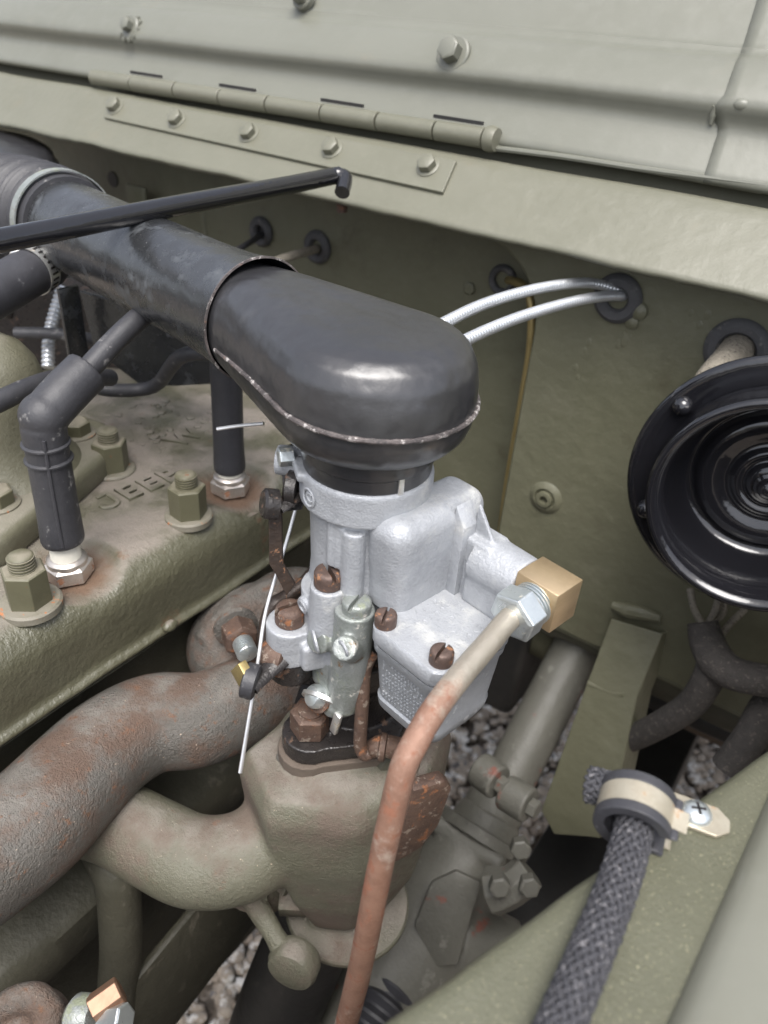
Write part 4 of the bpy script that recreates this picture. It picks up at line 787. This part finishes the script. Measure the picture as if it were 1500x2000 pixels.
obj('cover_plate', B().prism([(-26, -8), (-16, 22), (0, 30), (18, 22), (6, -34), (-8, -36)], (-103.9,291.0,-518.9), (.80, .45, .2), (-.30, .45, .8), 5, 1.5), 'gear', sg, 30)
obj('top_flange', B().lathe([(36, -5), (38, -4), (38, 4), (36, 5)], s1_ + ax * 14, ax, 40), 'gear', sg, 30)
obj('drop_arm', B().tube([(-82.6,294.7,-476.9), (-72.2,300.8,-468.5), (-66.4,311.5,-459.4)], [16, 13, 12], 8, 3), 'gear', sg, 30, bev=1.5)
for p in ((-78.0,289.9,-455.7), (-63.2,301.8,-456.3), (-78.5,317.7,-450.5)):
    obj('bolt', B().hexa(p, (.4, -.75, .5), 12, 9, .3), 'gear', sg, 28, bev=.6)
bb = thing('brace_strap', 'olive folded steel brace welded to the firewall beside the steering column', 'bracket', (-65, 400, -500))
L0, R0_ = V((-91.5,456.0,-356.1)), V((-57.7,456.0,-349.9)); L1, R1_ = V((-90.7,436.0,-402.6)), V((-57.1,436.0,-396.1)); L2, R2_ = V((-88.1,396.0,-506.7)), V((-41.3,400.0,-482.8)); L3, R3_ = V((-73.6,394.0,-520.4)), V((-43.6,396.0,-499.9))
b = B(); rows = [[b.bm.verts.new(l.lerp(r, t / 4)) for t in range(5)] + [b.bm.verts.new(r + Vector((4, 22, -6)))] for l, r in ((L0, R0_), (L1, R1_), (L1.lerp(L2, .5), R1_.lerp(R2_, .5)), (L2, R2_), (L3, R3_))]
for a, c in zip(rows, rows[1:]):
    for j in range(5): b.bm.faces.new((a[j], a[j + 1], c[j + 1], c[j]))
obj('strap', b, 'olive', bb, 25, solid=3, bev=1.5)
obj('weld_line', B().tube([L1 + Vector((0, -2, 0)), L1.lerp(R1_, .5) + Vector((0, -2, -2)), L1.lerp(R1_, .8) + Vector((0, -2, 0))], 2.2, 8, 4), 'olive', bb)
tbz = thing('toe_board', 'shaded dark toe board sloping away beneath the firewall', 'panel', (-150, 520, -520))
obj('panel', B().sheet([(467, -395), (600, -540), (640, -560), (1500, -566)], -520, 560, 8), 'darkolive', tbz, 20, solid=3)  # shade under the body is put in as a darker olive
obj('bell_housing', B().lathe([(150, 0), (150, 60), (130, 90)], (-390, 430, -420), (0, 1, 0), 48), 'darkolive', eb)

solo('ribbed_boot', B().tube([(-120.3,270.4,-577.9), (-120.0,250.2,-576.7), (-119.0,227.6,-579.3), (-117.8,206.4,-589.3)], 21, 28, 12, step=1.4, rfun=lambda i, q: q + 2.2 * math.sin(i * 2 * math.pi / 6)), 'rubber', 'black ribbed rubber boot low between the fuel pipe and the fender', 'boot')
solo('cable_end', B().tube([(20.8,424.8,-330.5), (17.8,414.3,-341.5), (17.2,405.1,-356.6), (12.7,395.9,-379.6)], [9, 9.5, 10, 10], 18, 6), 'loomdull', 'dark woven cable end dropping behind the far edge of the fender', 'cable')
# ------------------------------------------------------------------ fender, loom and P clip
fd = thing('fender', 'olive painted fender ledge with gritty surface in the near corner', 'fender', (0, 130, -197))
e0, e1 = V((-194.5, -342.0, 0)), V((80.0, 386.0, 0))
ed = (e1 - e0).normalized(); en = Vector((ed.y, -ed.x, 0))
fb = B(); rows = []
fprof = [(0, -12), (-.6, -6), (0, -1.2), (1.2, 0), (4, 0), (14, 0), (24, 0), (34, 0), (50, 0), (80, 0), (120, -1)]
for i in range(161):
    c = e0.lerp(e1, i / 160); r = []
    for (s, h) in fprof:
        p = c + en * (s + (wob((i * 4.5, s, 0), .05, .5) if s < 2 else 0)); 
        r.append(fb.bm.verts.new((p.x, p.y, -195 + h + wob((p.x, p.y, 0), .01, .7))))
    rows.append(r)
for a, c in zip(rows, rows[1:]):
    for j in range(len(fprof) - 1): fb.bm.faces.new((a[j], c[j], c[j + 1], a[j + 1]))
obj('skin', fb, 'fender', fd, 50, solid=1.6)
ob = B(); rows = []
for i in range(41):
    Y = -420 + i * 21.0
    rows.append([ob.bm.verts.new((x + (Y - 120) * .055, Y, z + wob((x, Y, 0), .01, .6))) for x, z in ((16.5, -196), (16.8, -193.6), (17.8, -191.2), (19.6, -189.4), (22.5, -188.4), (28, -187.6), (40, -186.5), (80, -184), (240, -182), (400, -190), (425, -200), (432, -225), (435, -560))])
for a, c in zip(rows, rows[1:]):
    for j in range(len(a) - 1): ob.bm.faces.new((a[j], c[j], c[j + 1], a[j + 1]))
obj('outer_panel', ob, 'fenderlit', fd, 50, solid=1.6)
fl = thing('braided_loom', 'thick black braided cloth loom held by a clip on the fender', 'loom', (-10.6,166.3,-195.0))
lp_ = [(-25.6,164.2,-189.0), (-19.0,164.5,-187.0), (-12.7,161.7,-185.0), (-10.1,158.7,-186.0), (-7.8,147.8,-187.6), (-6.4,132.9,-188.0), (-5.6,115.8,-188.0), (-4.9,98.0,-188.0), (-4.3,83.7,-188.0)]
P = resample(spline(lp_, 12), .9)
obj('core', B().tube([tuple(p) for p in P[::6]], 4.5, 16, 1), 'loom', fl)
bb_ = B(); ns = 13; Rr = 4.95; m = len(P); om = 2 * math.pi / 46.0
fr = []; xv = None
for i, p in enumerate(P):
    t = (P[min(i + 1, m - 1)] - P[max(i - 1, 0)]).normalized(); xv = frame(t)[0] if xv is None else (xv - t * xv.dot(t)).normalized(); fr.append((p, xv.copy(), t.cross(xv), t))
for sgn in (1, -1):
    for k in range(ns):
        rings = []
        for i in range(0, m):
            p, x, y, t = fr[i]; L = i * .9; th = sgn * om * L + 2 * math.pi * k / ns
            rad = Rr + sgn * .30 * math.cos(ns * om * L) + .22 * noise.noise((L * .12, k * 3.7, sgn * 9.0)); dr = x * math.cos(th) + y * math.sin(th); tg = (y * math.cos(th) - x * math.sin(th)) * sgn
            dirn = (t + tg * (Rr * om)).normalized(); sd_ = dr.cross(dirn).normalized(); c = p + dr * rad
            rings.append(bb_.ring(c, sd_, dr, .70 + .14 * noise.noise((L * .2, k * 5.1, sgn * 4.0)), .38, 6))
        bb_.skin(rings)
o = obj('braid', bb_, 'loom', fl, 180); o['kind'] = 'stuff'
pcp = thing('p_clip', 'rubber lined steel clip with cross head screw holding the loom on the fender', 'clip', (-4.4,171.2,-195.0))
cc = V((-10.9,160.2,-185.0)); lax = (V((-7.8,147.8,-187.6)) - V((-10.1,158.7,-186.0))).normalized(); tocl = V((4.8,177.9,-192.0)) - V((-7.8,165.9,-192.0)); tocl = (tocl - lax * tocl.dot(lax)).normalized(); upv = Vector((0, 0, 1)); upv = (upv - lax * upv.dot(lax) - tocl * upv.dot(tocl)).normalized()
def clipband(r0, r1, w0, w1, reach):
    b = B(); inn = []; out = []
    A = [math.radians(a) for a in range(28, 330, 8)]
    for a in A:
        d = tocl * math.cos(a) + upv * math.sin(a); inn.append(cc + d * r0); out.append(cc + d * r1)
    inn = [inn[0] + tocl * reach] + inn + [inn[-1] + tocl * reach]; out = [out[0] + tocl * reach] + out + [out[-1] + tocl * reach]
    R = []
    for p, q in zip(inn, out): R.append([b.bm.verts.new(p + lax * w0), b.bm.verts.new(p + lax * w1), b.bm.verts.new(q + lax * w1), b.bm.verts.new(q + lax * w0)])
    b.skin(R); return b
obj('rubber_lining', clipband(7.4, 9.6, -6.2, 6.2, 3), 'rubber', pcp, 30, bev=.3)
obj('rubber_edge', clipband(7.4, 10.6, 3.2, 6.4, 2), 'rubber', pcp, 30, bev=.4); obj('rubber_edge', clipband(7.4, 10.6, -6.4, -3.2, 2), 'rubber', pcp, 30, bev=.4)
obj('steel_band', clipband(9.6, 10.4, -3.2, 3.2, 4), 'clampband', pcp, 30)
tp = V((3.6,176.6,-191.6))
lug = B().prism([(-12, -5.2), (6, -5.2), (9.5, -2), (9.5, 2), (6, 5.2), (-12, 5.2)], tp + Vector((0, 0, -1.2)), (tocl.x, tocl.y, 0), (-tocl.y, tocl.x, 0), 1.3)
obj('lug', lug, 'clampband', pcp, 30, bev=.3)
lug = B().prism([(-14, -5.4), (6.4, -5.4), (10, -2), (10, 2), (6.4, 5.4), (-14, 5.4)], tp + Vector((0, 0, -3.2)), (tocl.x, tocl.y, 0), (-tocl.y, tocl.x, 0), 1.3)
obj('lug', lug, 'clampband', pcp, 30, bev=.3)
sw = obj('screw_head', B().lathe([(4.4, 0), (4.4, .7), (3.6, 1.9), (2, 2.6), (.1, 2.8)], tp + Vector((0, 0, .1)), (0, 0, 1), 28), 'plated', pcp)
for r_ in (.5, .5 + math.pi / 2): obj('cross_slot', B().box(tp + Vector((0, 0, 2.5)), (4.2, .8, .8), Matrix.Rotation(r_, 3, 'Z')), 'blackiron', sw)

for o in list(bpy.data.objects):
    if '_off' in o: del o['_off']
print('objects', len(bpy.data.objects))
